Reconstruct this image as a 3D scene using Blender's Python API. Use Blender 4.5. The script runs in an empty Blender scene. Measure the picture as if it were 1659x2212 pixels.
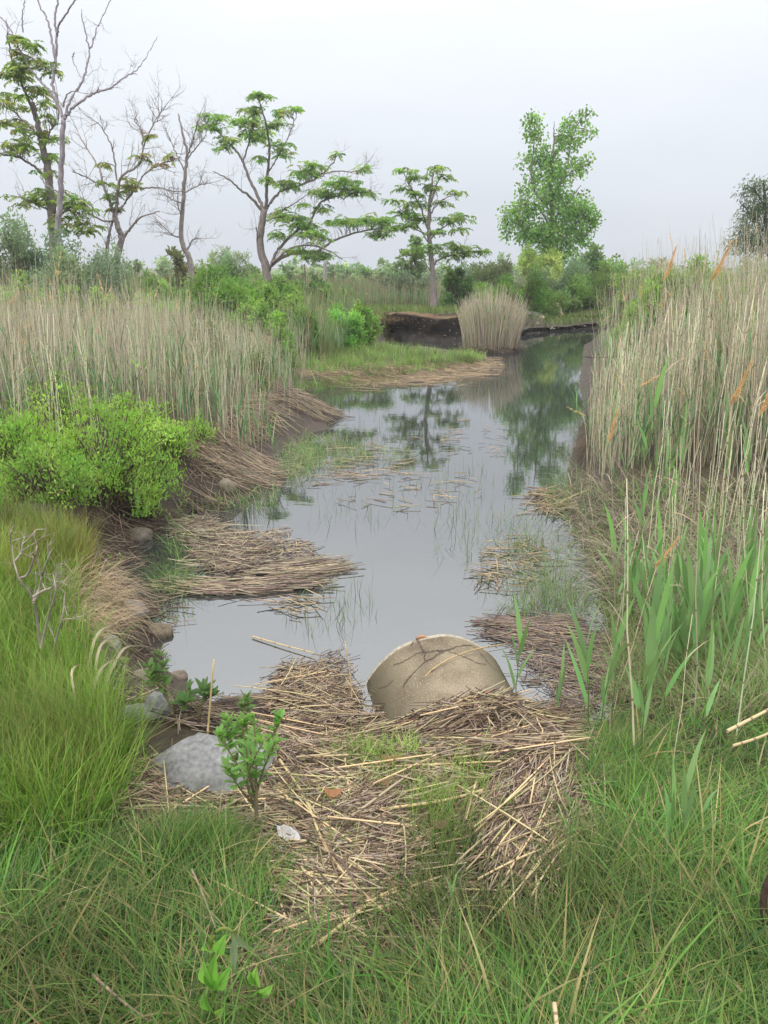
import bpy, math
import numpy as np
R = math.radians
rng = np.random.default_rng(7)
S = bpy.context.scene
COL = S.collection
# ------------------------------------------------------------------ camera
PITCH, EYE, FPX, CX, CY = 17.0, 2.1, 1737.0, 829.5, 1106.0     # photo measured in a 1659 x 2212 frame
cam = bpy.data.cameras.new("camera"); cob = bpy.data.objects.new("camera", cam); COL.objects.link(cob)
cam.sensor_fit = 'VERTICAL'; cam.sensor_height = 24.0; cam.lens = 24.0 * FPX / 2212.0
cam.clip_start = 0.05; cam.clip_end = 3000
cob.location = (0, 0, EYE); cob.rotation_euler = (R(90 - PITCH), 0, 0)
S.camera = cob
# ------------------------------------------------------------------ sky, sun, exposure
SUN_EL, SUN_AZ = 58.0, 215.0
S.view_settings.view_transform = 'Standard'; S.view_settings.look = 'None'
S.view_settings.exposure = 0.13; S.view_settings.gamma = 1.0; S.view_settings.use_curve_mapping = False
W = bpy.data.worlds.new("World"); S.world = W; W.use_nodes = True
nt = W.node_tree; nt.nodes.clear()
def nd(nt, t, **kw):
    n = nt.nodes.new(t)
    for k, v in kw.items(): setattr(n, k, v)
    return n
out = nd(nt, 'ShaderNodeOutputWorld'); bg = nd(nt, 'ShaderNodeBackground'); bg.inputs['Strength'].default_value = 1.0
sky = nd(nt, 'ShaderNodeTexSky', sky_type='NISHITA', sun_disc=False, sun_elevation=R(SUN_EL), sun_rotation=R(SUN_AZ))
sky.dust_density = 4.0
skm = nd(nt, 'ShaderNodeVectorMath', operation='SCALE'); skm.inputs['Scale'].default_value = 0.02
tc = nd(nt, 'ShaderNodeTexCoord'); sx = nd(nt, 'ShaderNodeSeparateXYZ')
nz = nd(nt, 'ShaderNodeTexNoise'); nz.inputs['Scale'].default_value = 2.2; nz.inputs['Detail'].default_value = 3.0
mpn = nd(nt, 'ShaderNodeMapping'); mpn.inputs['Scale'].default_value = (1, 1, 3.5)
ma = nd(nt, 'ShaderNodeMath', operation='MULTIPLY_ADD'); ma.inputs[1].default_value = 0.16
mb = nd(nt, 'ShaderNodeMath', operation='ADD'); mb.inputs[1].default_value = -0.08
rp = nd(nt, 'ShaderNodeValToRGB'); cr = rp.color_ramp
stops = [(0.0, (.55, .595, .66)), (.07, (.62, .66, .725)), (.15, (.73, .762, .812)), (.26, (.855, .872, .90)), (.42, (1.38, 1.38, 1.37)), (.7, (2.05, 2.05, 2.02)), (1.0, (2.4, 2.4, 2.35))]
cr.elements[0].position = 0; cr.elements[0].color = (*stops[0][1], 1)
cr.elements[1].position = 1; cr.elements[1].color = (*stops[-1][1], 1)
for p, c in stops[1:-1]:
    e = cr.elements.new(p); e.color = (*c, 1)
va = nd(nt, 'ShaderNodeVectorMath', operation='ADD')
L = nt.links.new
L(tc.outputs['Generated'], sx.inputs[0]); L(tc.outputs['Generated'], mpn.inputs[0]); L(mpn.outputs[0], nz.inputs['Vector'])
L(nz.outputs['Fac'], ma.inputs[0]); L(sx.outputs['Z'], ma.inputs[2]); L(ma.outputs[0], mb.inputs[0])
L(mb.outputs[0], rp.inputs['Fac']); L(sky.outputs[0], skm.inputs[0])
L(skm.outputs[0], va.inputs[0]); L(rp.outputs[0], va.inputs[1]); L(va.outputs[0], bg.inputs['Color']); L(bg.outputs[0], out.inputs[0])
sl = bpy.data.lights.new("sun", 'SUN'); sl.energy = 1.3; sl.angle = R(22); sl.color = (1, .96, .9)
so = bpy.data.objects.new("sun", sl); COL.objects.link(so)
so.rotation_euler = (R(90 - SUN_EL), 0, R(180 - SUN_AZ))

# ------------------------------------------------------------------ geometry helpers
_ct, _st = math.cos(R(PITCH)), math.sin(R(PITCH))
def ray(px, py):
    a = (np.asarray(px, float) - CX) / FPX; b = (np.asarray(py, float) - CY) / FPX
    return np.stack([a, _ct - b * _st, -_st - b * _ct], -1)
def at_z(px, py, z=0.0):                       # photo point -> world point on level z
    d = ray(px, py); t = (z - EYE) / d[..., 2]
    return d * t[..., None] + np.array([0, 0, EYE])
def at_y(px, py, Y):                           # photo point -> world point at distance Y
    d = ray(px, py); t = Y / d[..., 1]
    return d * t[..., None] + np.array([0, 0, EYE])
_ph = rng.uniform(0, 6.28, (40, 2)); _an = rng.uniform(0, 6.28, 40)
def fbm(x, y, f=1.0, o=4, k=0):
    r = 0; amp = 1.0
    for i in range(o):
        for j in range(3):
            q = (k * 7 + i * 3 + j) % 40; c, s = math.cos(_an[q]), math.sin(_an[q])
            r = r + amp / 3 * np.sin((x * c + y * s) * f * (1 + .23 * j) + _ph[q, 0] + 1.1 * np.sin((y * c - x * s) * f * .7 + _ph[q, 1]))
        f *= 2.03; amp *= .5
    return r
def nrm(v): return v / np.maximum(np.linalg.norm(v, axis=-1, keepdims=True), 1e-9)

class Acc:
    def __init__(s): s.v = []; s.q = []; s.c = []; s.n = 0
    def add(s, v, q, c):
        v = np.asarray(v, float).reshape(-1, 3); q = np.asarray(q, int).reshape(-1, 4)
        c = np.broadcast_to(np.asarray(c, float), v.shape) if np.ndim(c) < 2 else np.asarray(c, float).reshape(-1, 3)
        s.v.append(v); s.q.append(q + s.n); s.c.append(c); s.n += len(v)
    def strips(s, P, side, w, c):
        """P (N,S,3) centre lines, side (N,S,3)/(N,1,3), w (N,S) half widths, c (N,3)"""
        N, T = P.shape[:2]; o = side * w[..., None]
        v = np.stack([P - o, P + o], 2).reshape(-1, 3)
        b = (np.arange(N) * T * 2)[:, None] + np.arange(T - 1)[None] * 2
        q = np.stack([b, b + 1, b + 3, b + 2], -1)
        c = np.asarray(c, float)
        c = np.repeat(c, T * 2, 0) if c.ndim == 2 else (np.repeat(c.reshape(-1, 3), 2, 0) if c.ndim == 3 else c)
        s.add(v, q, c)
    def tubes(s, P, r, c, K=4):
        N, T = P.shape[:2]
        d = np.gradient(P, axis=1) if T > 2 else np.repeat(P[:, 1:] - P[:, :1], 2, 1)
        d = nrm(d); up = np.where(np.abs(d[..., 2:3]) > .8, np.array([1., 0, 0]), np.array([0, 0, 1.]))
        a = nrm(np.cross(d, up)); b = np.cross(d, a)
        th = np.arange(K) * 2 * np.pi / K
        v = P[:, :, None] + r[:, :, None, None] * (a[:, :, None] * np.cos(th)[:, None] + b[:, :, None] * np.sin(th)[:, None])
        base = (np.arange(N) * T * K)[:, None, None] + (np.arange(T - 1) * K)[None, :, None] + np.arange(K)
        nx = (np.arange(N) * T * K)[:, None, None] + (np.arange(T - 1) * K)[None, :, None] + (np.arange(K) + 1) % K
        q = np.stack([base, nx, nx + K, base + K], -1)
        c = np.asarray(c, float)
        c = np.repeat(c, T * K, 0) if c.ndim == 2 else (np.repeat(c.reshape(-1, 3), K, 0) if c.ndim == 3 else c)
        s.add(v, q, c)
        if K >= 4:                                           # end caps
            ends = []
            for row in (0, T - 1):
                e = (np.arange(N) * T * K + row * K)[:, None] + np.arange(K)
                if K == 4: ends.append(e)
                else:
                    for i in range(1, K - 1, 2): ends.append(np.stack([e[:, 0], e[:, i], e[:, i + 1], e[:, min(i + 2, K - 1)]], -1))
            s.q.append(np.concatenate(ends) + s.n - len(v.reshape(-1, 3)))
def build(name, acc, mat, parent=None, loc=(0, 0, 0), smooth=False, local=False):
    v = np.concatenate(acc.v); q = np.concatenate(acc.q); c = np.concatenate(acc.c)
    loc = np.asarray(loc, float)
    if not local: v = v - loc
    me = bpy.data.meshes.new(name)
    me.vertices.add(len(v)); me.vertices.foreach_set('co', v.astype(np.float32).ravel())
    tri = q[:, 2] == q[:, 3]
    if tri.any():
        lt = np.where(tri, 3, 4); ls = np.concatenate([[0], np.cumsum(lt)[:-1]])
        keep = np.ones(q.shape, bool); keep[tri, 3] = False; li = q[keep]
    else: ls = np.arange(len(q)) * 4; li = q.ravel()
    me.loops.add(len(li)); me.loops.foreach_set('vertex_index', li.astype(np.int32))
    me.polygons.add(len(q)); me.polygons.foreach_set('loop_start', ls.astype(np.int32))
    if smooth: me.polygons.foreach_set('use_smooth', np.ones(len(q), bool))
    at = me.attributes.new('Col', 'FLOAT_COLOR', 'POINT')
    at.data.foreach_set('color', np.concatenate([np.clip(c, 0, 1), np.ones((len(c), 1))], 1).astype(np.float32).ravel())
    me.update(calc_edges=True); me.materials.append(mat)
    o = bpy.data.objects.new(name, me); COL.objects.link(o)
    if parent is not None: o.parent = parent
    else: o.location = loc
    return o
def tag(o, label=None, cat=None, group=None, kind=None):
    if label: o['label'] = label
    if cat: o['category'] = cat
    if group: o['group'] = group
    if kind: o['kind'] = kind
    return o
def thing(name, label, cat, loc, group=None, rz=0):
    o = bpy.data.objects.new(name, None); COL.objects.link(o); o.empty_display_size = .1
    o.location = loc; o.rotation_euler = (0, 0, rz)
    return tag(o, label, cat, group)
def dup(root, loc, rz=0, sc=1.0, label=None, group=None, tilt=(0, 0)):
    r = root.copy(); COL.objects.link(r); r.location = loc; r.rotation_euler = (tilt[0], tilt[1], rz); r.scale = (sc, sc, sc)
    if label: r['label'] = label
    if group: r['group'] = group
    for ch in list(root.children):
        c = ch.copy(); COL.objects.link(c); c.parent = r
    return r
def jit(col, n, a=.12, hue=.06):
    col = np.asarray(col, float)
    return np.clip(col * (1 + rng.normal(0, a, (n, 1))) * (1 + rng.normal(0, hue, (n, 3))), .004, .95)
def pick(cols, wts, n, a=.12, hue=.05):
    w = np.asarray(wts, float); i = rng.choice(len(cols), n, p=w / w.sum())
    return np.clip(np.asarray(cols, float)[i] * (1 + rng.normal(0, a, (n, 1))) * (1 + rng.normal(0, hue, (n, 3))), .004, .95)
def smooth(pts, n):
    """Catmull-Rom resample to n points"""
    p = np.asarray(pts, float); p = np.concatenate([[2 * p[0] - p[1]], p, [2 * p[-1] - p[-2]]])
    u = np.linspace(0, len(p) - 3 - 1e-6, n); i = u.astype(int); t = (u - i)[:, None]
    a, b, c, d = p[i], p[i + 1], p[i + 2], p[i + 3]
    return .5 * (2 * b + (c - a) * t + (2 * a - 5 * b + 4 * c - d) * t ** 2 + (3 * b - a - 3 * c + d) * t ** 3)

# ------------------------------------------------------------------ materials
def mat(name):
    m = bpy.data.materials.new(name); m.use_nodes = True; t = m.node_tree; t.nodes.clear()
    return m, t, nd(t, 'ShaderNodeOutputMaterial')
def leaf_mat(name, trans=.35, rough=.5, spec=.25):
    m, t, o = mat(name)
    a = nd(t, 'ShaderNodeAttribute', attribute_name='Col'); p = nd(t, 'ShaderNodeBsdfPrincipled')
    p.inputs['Roughness'].default_value = rough; p.inputs['Specular IOR Level'].default_value = spec
    tr = nd(t, 'ShaderNodeBsdfTranslucent'); mx = nd(t, 'ShaderNodeMixShader'); mx.inputs[0].default_value = trans
    hs = nd(t, 'ShaderNodeHueSaturation'); hs.inputs['Hue'].default_value = .49; hs.inputs['Saturation'].default_value = 1.1; hs.inputs['Value'].default_value = 1.3
    l = t.links.new
    l(a.outputs['Color'], p.inputs['Base Color']); l(a.outputs['Color'], hs.inputs['Color']); l(hs.outputs[0], tr.inputs['Color'])
    l(p.outputs[0], mx.inputs[1]); l(tr.outputs[0], mx.inputs[2]); l(mx.outputs[0], o.inputs[0])
    return m
def solid_mat(name, rough=.7, spec=.3, nscale=30., namt=.35, bump=.3, bdist=.01, stretch=(1, 1, 1)):
    m, t, o = mat(name); l = t.links.new
    a = nd(t, 'ShaderNodeAttribute', attribute_name='Col'); p = nd(t, 'ShaderNodeBsdfPrincipled')
    p.inputs['Roughness'].default_value = rough; p.inputs['Specular IOR Level'].default_value = spec
    g = nd(t, 'ShaderNodeNewGeometry'); mp = nd(t, 'ShaderNodeMapping'); mp.inputs['Scale'].default_value = stretch
    n = nd(t, 'ShaderNodeTexNoise'); n.inputs['Scale'].default_value = nscale; n.inputs['Detail'].default_value = 5
    r = nd(t, 'ShaderNodeMapRange'); r.inputs['To Min'].default_value = 1 - namt; r.inputs['To Max'].default_value = 1 + namt
    r.inputs['From Min'].default_value = .3; r.inputs['From Max'].default_value = .7
    v = nd(t, 'ShaderNodeVectorMath', operation='SCALE'); b = nd(t, 'ShaderNodeBump'); b.inputs['Strength'].default_value = bump; b.inputs['Distance'].default_value = bdist
    tcc = nd(t, 'ShaderNodeTexCoord')
    l(tcc.outputs['Object'], mp.inputs[0]); l(mp.outputs[0], n.inputs['Vector']); l(n.outputs['Fac'], r.inputs['Value'])
    l(a.outputs['Color'], v.inputs[0]); l(r.outputs[0], v.inputs['Scale']); l(v.outputs[0], p.inputs['Base Color'])
    l(n.outputs['Fac'], b.inputs['Height']); l(b.outputs[0], p.inputs['Normal']); l(p.outputs[0], o.inputs[0])
    return m
M_GRASS = leaf_mat('grass_blade', .25, .55, .12)
M_LEAF = leaf_mat('green_leaf', .5, .5, .25)
M_CROWN = leaf_mat('crown_leaf', .6, .5, .2)
M_REEDLEAF = leaf_mat('reed_leaf', .3, .5, .25)
M_STRAW = leaf_mat('dry_reed', .05, .65, .2)
M_WETSTRAW = leaf_mat('wet_reed', .02, .4, .45)
M_PLUME = leaf_mat('seed_plume', .4, .8, .1)
M_BARK = solid_mat('bark', .85, .15, 25, .35, .5, .02, (1, 1, .25))
M_ROCK = solid_mat('granite', .85, .25, 55, .30, .6, .008)
M_WOOD = solid_mat('weathered_wood', .8, .2, 20, .3, .4, .01, (1, 1, .2))
M_PLAIN = solid_mat('painted_surface', .6, .3, 8, .08, .05, .005)
# ground: mud and soil, colour from the ground's own zones plus clods
m, t, o = mat('mud_and_soil'); l = t.links.new; M_GROUND = m
a = nd(t, 'ShaderNodeAttribute', attribute_name='Col'); p = nd(t, 'ShaderNodeBsdfPrincipled'); p.inputs['Specular IOR Level'].default_value = .22; tcc = nd(t, 'ShaderNodeTexCoord')
n1 = nd(t, 'ShaderNodeTexNoise'); n1.inputs['Scale'].default_value = 9; n1.inputs['Detail'].default_value = 8; n1.inputs['Roughness'].default_value = .65
n2 = nd(t, 'ShaderNodeTexNoise'); n2.inputs['Scale'].default_value = 70; n2.inputs['Detail'].default_value = 4
r1 = nd(t, 'ShaderNodeMapRange'); r1.inputs['From Min'].default_value = .3; r1.inputs['From Max'].default_value = .7; r1.inputs['To Min'].default_value = .55; r1.inputs['To Max'].default_value = 1.45
v = nd(t, 'ShaderNodeVectorMath', operation='SCALE')
r2 = nd(t, 'ShaderNodeMapRange'); r2.inputs['From Min'].default_value = .35; r2.inputs['From Max'].default_value = .65; r2.inputs['To Min'].default_value = .35; r2.inputs['To Max'].default_value = .8
ad = nd(t, 'ShaderNodeMath', operation='MULTIPLY_ADD'); ad.inputs[1].default_value = .35
b = nd(t, 'ShaderNodeBump'); b.inputs['Strength'].default_value = .7; b.inputs['Distance'].default_value = .03
l(tcc.outputs['Object'], n1.inputs['Vector']); l(tcc.outputs['Object'], n2.inputs['Vector'])
l(n1.outputs['Fac'], r1.inputs['Value']); l(a.outputs['Color'], v.inputs[0]); l(r1.outputs[0], v.inputs['Scale']); l(v.outputs[0], p.inputs['Base Color'])
l(n1.outputs['Fac'], r2.inputs['Value']); l(r2.outputs[0], p.inputs['Roughness'])
l(n2.outputs['Fac'], ad.inputs[0]); l(n1.outputs['Fac'], ad.inputs[2]); l(ad.outputs[0], b.inputs['Height']); l(b.outputs[0], p.inputs['Normal']); l(p.outputs[0], o.inputs[0])
# water: reflecting skin over turbid water, a little see-through
m, t, o = mat('pond_water'); l = t.links.new; M_WATER = m
tcc = nd(t, 'ShaderNodeTexCoord'); mp = nd(t, 'ShaderNodeMapping'); mp.inputs['Scale'].default_value = (1, 2.2, 1)
n1 = nd(t, 'ShaderNodeTexNoise'); n1.inputs['Scale'].default_value = 5; n1.inputs['Detail'].default_value = 3
b = nd(t, 'ShaderNodeBump'); b.inputs['Strength'].default_value = .05; b.inputs['Distance'].default_value = .008
fr = nd(t, 'ShaderNodeFresnel'); fr.inputs['IOR'].default_value = 3.0
gl = nd(t, 'ShaderNodeBsdfGlossy'); gl.inputs['Roughness'].default_value = .015; gl.inputs['Color'].default_value = (.96, .98, 1, 1)
df = nd(t, 'ShaderNodeBsdfDiffuse'); df.inputs['Color'].default_value = (.046, .050, .050, 1)
tp = nd(t, 'ShaderNodeBsdfTransparent'); tp.inputs['Color'].default_value = (.62, .6, .55, 1)
mx1 = nd(t, 'ShaderNodeMixShader'); mx1.inputs[0].default_value = .36; mx2 = nd(t, 'ShaderNodeMixShader')
l(tcc.outputs['Object'], mp.inputs[0]); l(mp.outputs[0], n1.inputs['Vector']); l(n1.outputs['Fac'], b.inputs['Height'])
l(b.outputs[0], gl.inputs['Normal']); l(b.outputs[0], fr.inputs['Normal'])
l(df.outputs[0], mx1.inputs[1]); l(tp.outputs[0], mx1.inputs[2]); l(fr.outputs[0], mx2.inputs[0]); l(mx1.outputs[0], mx2.inputs[1]); l(gl.outputs[0], mx2.inputs[2]); l(mx2.outputs[0], o.inputs[0])

# ------------------------------------------------------------------ ground
shore_px = [(345, 1310), (352, 1420), (420, 1492), (495, 1540), (560, 1550), (640, 1600), (830, 1610), (1000, 1610), (1180, 1600), (1260, 1585), (1330, 1545), (1330, 1440), (1300, 1330), (1260, 1200), (1215, 1110),
            (1225, 1000), (1262, 900), (1250, 830), (1262, 745), (1360, 712), (1300, 704), (1225, 708), (1150, 716), (1120, 722), (1000, 732), (930, 734), (845, 728), (838, 748), (930, 760), (1050, 772), (1062, 785), (1020, 800), (850, 822),
            (720, 838), (640, 852), (640, 872), (740, 890), (700, 925), (585, 990), (600, 1040), (540, 1075), (450, 1100), (350, 1135), (262, 1190), (280, 1250)]
SH = at_z(*np.array(shore_px, float).T)[:, :2]
def inpoly(x, y, poly):
    r = np.zeros(np.shape(x), bool); n = len(poly)
    for i in range(n):
        x0, y0 = poly[i]; x1, y1 = poly[(i + 1) % n]
        if y0 == y1: continue
        r ^= ((y0 > y) != (y1 > y)) & (x < (x1 - x0) * (y - y0) / (y1 - y0) + x0)
    return r
def sdist(x, y):                                # + on land, - in the water
    d2 = np.full(np.shape(x), 1e9); n = len(SH)
    for i in range(n):
        a, b_ = SH[i], SH[(i + 1) % n]; e = b_ - a
        tt = np.clip(((x - a[0]) * e[0] + (y - a[1]) * e[1]) / (e @ e), 0, 1)
        d2 = np.minimum(d2, (x - a[0] - tt * e[0]) ** 2 + (y - a[1] - tt * e[1]) ** 2)
    return np.sqrt(d2) * np.where(inpoly(x, y, SH), -1, 1)
ctl = np.array([(0, -2, .5, .8), (0, .8, .5, .8), (0, 2, .42, .8), (-1.6, 2.4, .5, .7), (1.7, 2.2, .42, .8), (-2.3, 4.4, .5, .45), (-3.2, 7, .38, .6), (-6, 10, .4, .8), (-3, 13, .35, .6), (-1.6, 15.6, .12, .5), (0, 18.3, .09, .5), (-.3, 21.2, .1, .5),
                (-3.5, 22, .5, .8), (.5, 25.5, .72, .3), (2.5, 25.5, .72, .3), (4.2, 28.2, .45, .4), (5.6, 31, .2, 1.2), (7, 34, .5, 1.2), (12, 30, .7, 1), (-12, 26, .7, 1), (0, 45, .7, 1), (2.3, 5.2, .2, .6), (2.1, 3.6, .25, .6), (3.2, 8, .3, .5), (5, 12, .35, .5), (6.5, 18, .4, .5), (7, 22, .4, .6), (14, 14, .5, 1), (-14, 14, .55, 1), (0, 120, .7, 1)])
def H(x, y):
    x = np.asarray(x, float); y = np.asarray(y, float); d = sdist(x, y)
    num = 0; wd = 0; den = 0
    for cx, cy, z, w in ctl:
        k = 1 / ((x - cx) ** 2 + (y - cy) ** 2 + .15) ** 1.5; num = num + k * z; wd = wd + k * w; den = den + k
    z0 = num / den; w0 = wd / den
    tt = np.clip(d / w0, 0, 1); land = z0 * tt * tt * (3 - 2 * tt) + .012 * np.clip(d / .1, 0, 1)
    td = np.clip(-d / .9, 0, 1); wat = -.28 * td * td * (3 - 2 * td) - .015
    z = np.where(d > 0, land, wat)
    z = z + .03 * fbm(x, y, 2.2, 3, 1) * np.clip(d / .5, 0, 1) + .012 * fbm(x, y, 11, 2, 2) * np.clip((d + .2) / .3, 0, 1) * (np.abs(x) < 14)
    z = z + .24 * np.exp(-((x - .40) / .36) ** 2 - ((y - 2.99) / .17) ** 2) + .09 * np.exp(-((x + .5) / .24) ** 2 - ((y - 3.62) / .2) ** 2) + .06 * fbm(x, y, 6, 4, 8) * np.exp(-(d - .35) ** 2 / .18) * (y > 4) * (x < .2)
    return z
def G(px, py, it=12):                           # photo point -> point on the ground
    px = np.asarray(px, float); py = np.asarray(py, float); z = np.full(px.shape, .3)
    for _ in range(it):
        p = at_z(px, py, z); z = .4 * z + .6 * np.clip(H(p[..., 0], p[..., 1]), 0, 1.2)
    p[..., 2] = H(p[..., 0], p[..., 1])
    return p
def axis(parts):
    r = [parts[0][0]]
    for a, b_, s in parts:
        n = max(2, int(abs(b_ - a) / s)); r += list(np.linspace(a, b_, n + 1)[1:])
    return np.array(r)
gx = 14 + np.cumsum(1.5 * 1.17 ** np.arange(26)); gy = 36 + np.cumsum(1.5 * 1.17 ** np.arange(28))
xs = np.concatenate([-gx[::-1], axis([(-14, -3.5, .14), (-3.5, 3.5, .05), (3.5, 14, .14)]), gx])
ys = np.concatenate([[-60, -30, -15, -8, -4, -2], axis([(-1, 6.5, .05), (6.5, 20, .1), (20, 28, .07), (28, 36, .3)]), gy])
X, Y = np.meshgrid(xs, ys); Z = H(X, Y); D = sdist(X, Y)
mud = np.array([.058, .044, .034]); soil = np.array([.052, .041, .026]); turf = np.array([.085, .10, .035]); bed = np.array([.17, .135, .10])
wm = np.clip((D - .25) / .5, 0, 1)[..., None]; wt = np.clip((Y - 17) / 6, 0, 1)[..., None]
cg = mud * (1 - wm) + (soil * (1 - wt) + turf * wt) * wm
cg = np.where((D < -.1)[..., None], bed, cg)
nx_, ny_ = len(xs), len(ys)
ii = (np.arange(ny_ - 1)[:, None] * nx_ + np.arange(nx_ - 1)[None])
acc = Acc(); acc.add(np.stack([X, Y, Z], -1), np.stack([ii, ii + 1, ii + 1 + nx_, ii + nx_], -1), cg.reshape(-1, 3))
tag(build('ground', acc, M_GROUND, smooth=True), 'brown mud and soil of the pond banks and flats', kind='structure')
xw = np.linspace(-9, 12, 106); yw = np.linspace(2.2, 30, 140); XW, YW = np.meshgrid(xw, yw)
ii = (np.arange(139)[:, None] * 106 + np.arange(105)[None])
acc = Acc(); acc.add(np.stack([XW, YW, 0 * XW], -1), np.stack([ii, ii + 1, ii + 107, ii + 106], -1), (.1, .1, .1))
tag(build('water', acc, M_WATER, smooth=True), 'still murky pond water reflecting the pale sky', kind='structure')

# ------------------------------------------------------------------ blades, straws, reeds
def blades(acc, P, az, lean, curl, Ln, w, col, T=5, tip=None, zmin=None):
    """tapering curved blades: lean and curl are angles from the vertical"""
    N = len(P); s = np.linspace(0, 1, T); th = lean[:, None] + curl[:, None] * s[None]
    st = (Ln / (T - 1))[:, None]
    hx = np.cumsum(np.sin(th) * st, 1) - np.sin(th[:, :1]) * st; hz = np.cumsum(np.cos(th) * st, 1) - np.cos(th[:, :1]) * st
    path = np.stack([P[:, :1] + hx * np.cos(az)[:, None], P[:, 1:2] + hx * np.sin(az)[:, None], P[:, 2:3] + hz], -1)
    if zmin is not None: path[..., 2] = np.maximum(path[..., 2], (P[:, 2:3] + zmin * s[None] ** .5))
    tw = rng.uniform(-.6, .6, N); sd = np.stack([-np.sin(az + tw), np.cos(az + tw), 0 * az], -1)[:, None]
    ww = (w / 2)[:, None] * np.clip(1.02 - s[None] ** 1.6, .04, 1)
    c = np.asarray(col)
    if tip is not None:
        f = s[None, :, None] ** 2 * rng.uniform(0, 1, (N, 1, 1)); c = c[:, None] * (1 - f) + np.asarray(tip) * f
    acc.strips(path, sd, ww, c)
def poly_px(poly, n):
    poly = np.array(poly, float); lo, hi = poly.min(0), poly.max(0); r = np.zeros((0, 2))
    while len(r) < n:
        q = rng.uniform(lo, hi, (n * 2, 2)); r = np.concatenate([r, q[inpoly(q[:, 0], q[:, 1], poly)]])
    return r[:n]
def ell_px(cx, cy, rx, ry, n):
    a = rng.uniform(0, 6.283, n); r = np.sqrt(rng.uniform(0, 1, n)) * np.clip(1 + .2 * rng.normal(0, 1, n), .2, 1.45)
    return np.stack([cx + rx * r * np.cos(a), cy + ry * r * np.sin(a)], 1)
def U(a, b_, n): return rng.uniform(a, b_, n)
GREENS = [(.046, .135, .024), (.075, .195, .034), (.042, .115, .04), (.12, .225, .035), (.26, .21, .10)]
def grass(acc, pts, Lr, wr, cols, wts, lean=(.1, .6), curl=(.3, 1.3), flow=None, tuft=True, T=5, tip=(.22, .2, .08)):
    P = G(pts[:, 0], pts[:, 1]); n = len(P)
    if tuft:                                        # pull the roots together into tufts
        k = max(1, n // 14); ctr = P[rng.integers(0, n, k)]
        i = rng.integers(0, k, n); near = ctr[i] + np.concatenate([rng.normal(0, .035, (n, 2)), np.zeros((n, 1))], 1)
        sel = rng.random(n) < .6; P = np.where(sel[:, None], near, P); P[:, 2] = H(P[:, 0], P[:, 1]) - .01
    az = U(0, 6.283, n) if flow is None else flow(P[:, 0], P[:, 1]) + rng.normal(0, 1.15, n)
    mod = 1 + .25 * fbm(P[:, 0], P[:, 1], 3.5, 2, 4)
    col = pick(cols, wts, n) * np.clip(1 + .6 * fbm(P[:, 0], P[:, 1], 4.0, 3, 5), .28, 2)[:, None]
    blades(acc, P, az, U(*lean, n), U(*curl, n), U(*Lr, n) * np.clip(mod, .5, 1.5), U(*wr, n), col, T, tip, zmin=.02)
def straws(acc, P, ang, tilt, Ln, rad, col, K=5, drape=True, lift=None, bend=.04):
    """lying stalks: centre P on the surface, heading ang; follow the ground at both ends"""
    n = len(P); s = np.linspace(-.5, .5, 4)
    d = np.stack([np.cos(ang), np.sin(ang)], -1)
    xy = P[:, None, :2] + d[:, None] * (s[None, :, None] * Ln[:, None, None])
    perp = np.stack([-d[:, 1], d[:, 0]], -1)
    xy = xy + perp[:, None] * ((.25 - s[None] ** 2) * (rng.normal(0, bend * 2, n) * Ln)[:, None])[..., None]
    if drape:
        za, zb = H(xy[:, 0, 0], xy[:, 0, 1]), H(xy[:, -1, 0], xy[:, -1, 1]); zm = H(P[:, 0], P[:, 1])
        f = (s + .5)[None]; lin = za[:, None] * (1 - f) + zb[:, None] * f
        z = np.maximum(lin, 0) + np.maximum(0, np.maximum(zm, 0) - np.maximum((za + zb) / 2, 0))[:, None]
    else: z = np.repeat(P[:, 2:3], 4, 1)
    z = z + lift[:, None] + s[None] * (np.sin(tilt) * Ln)[:, None]
    path = np.concatenate([xy, z[..., None]], -1)
    r = np.repeat(rad[:, None], 4, 1) * np.linspace(1.05, .9, 4)[None]
    acc.tubes(path, r, col, K)
    return path
STRAW = [(.45, .36, .245), (.36, .275, .175), (.27, .20, .14), (.18, .13, .098), (.36, .30, .24), (.10, .07, .055)]
STRAW_W = [1.8, 2.4, 3, 3.5, 1.4, 3.4]

# ------------------------------------------------------------------ the concrete pipe
A = R(98.5); ax = np.array([math.cos(A) * .9971, math.sin(A) * .9971, .076]); sd = np.array([math.sin(A), -math.cos(A), 0.0]); up = np.cross(sd, ax)
PC = np.array([.2685, 3.8654, -.1269]); PR = .392
def pipe_pt(th, s, r=PR): return PC + ax * s + r * (sd * np.sin(th) + up * np.cos(th))
pip = thing('concrete_pipe', 'weathered tan concrete drain pipe with branching cracks, half sunk in the pond', 'pipe', (PC[0], PC[1], 0))
acc = Acc(); K = 96; th = np.linspace(0, 2 * np.pi, K, endpoint=False)
prof = [(-1.4, PR), (-.9, PR), (-.6, PR), (-.4, PR), (-.3, PR), (-.2, PR), (-.1, PR), (-.04, PR), (-.012, PR - .002), (0, PR - .014), (0, PR - .03), (.0, PR - .06), (-.015, PR - .075), (-.4, PR - .075), (-1.4, PR - .075)]
V = []
for s, r in prof:
    ed = .003 * np.sin(th * 5 + 1) + .0015 * np.sin(th * 19) + .002 * np.sin(th * 41)
    V.append([pipe_pt(a_, s + (e_ if s > -.05 else 0), r + .002 * math.sin(9 * a_ + 5 * s)) for a_, e_ in zip(th, ed)])
V = np.array(V); ni = len(prof)
b_ = (np.arange(ni - 1)[:, None] * K); q = np.stack([b_ + np.arange(K), b_ + (np.arange(K) + 1) % K, b_ + K + (np.arange(K) + 1) % K, b_ + K + np.arange(K)], -1)
acc.add(V, q[:7], (.34, .29, .215)); rim = Acc(); rim.add(V, q[7:], (.34, .30, .24))
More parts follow.
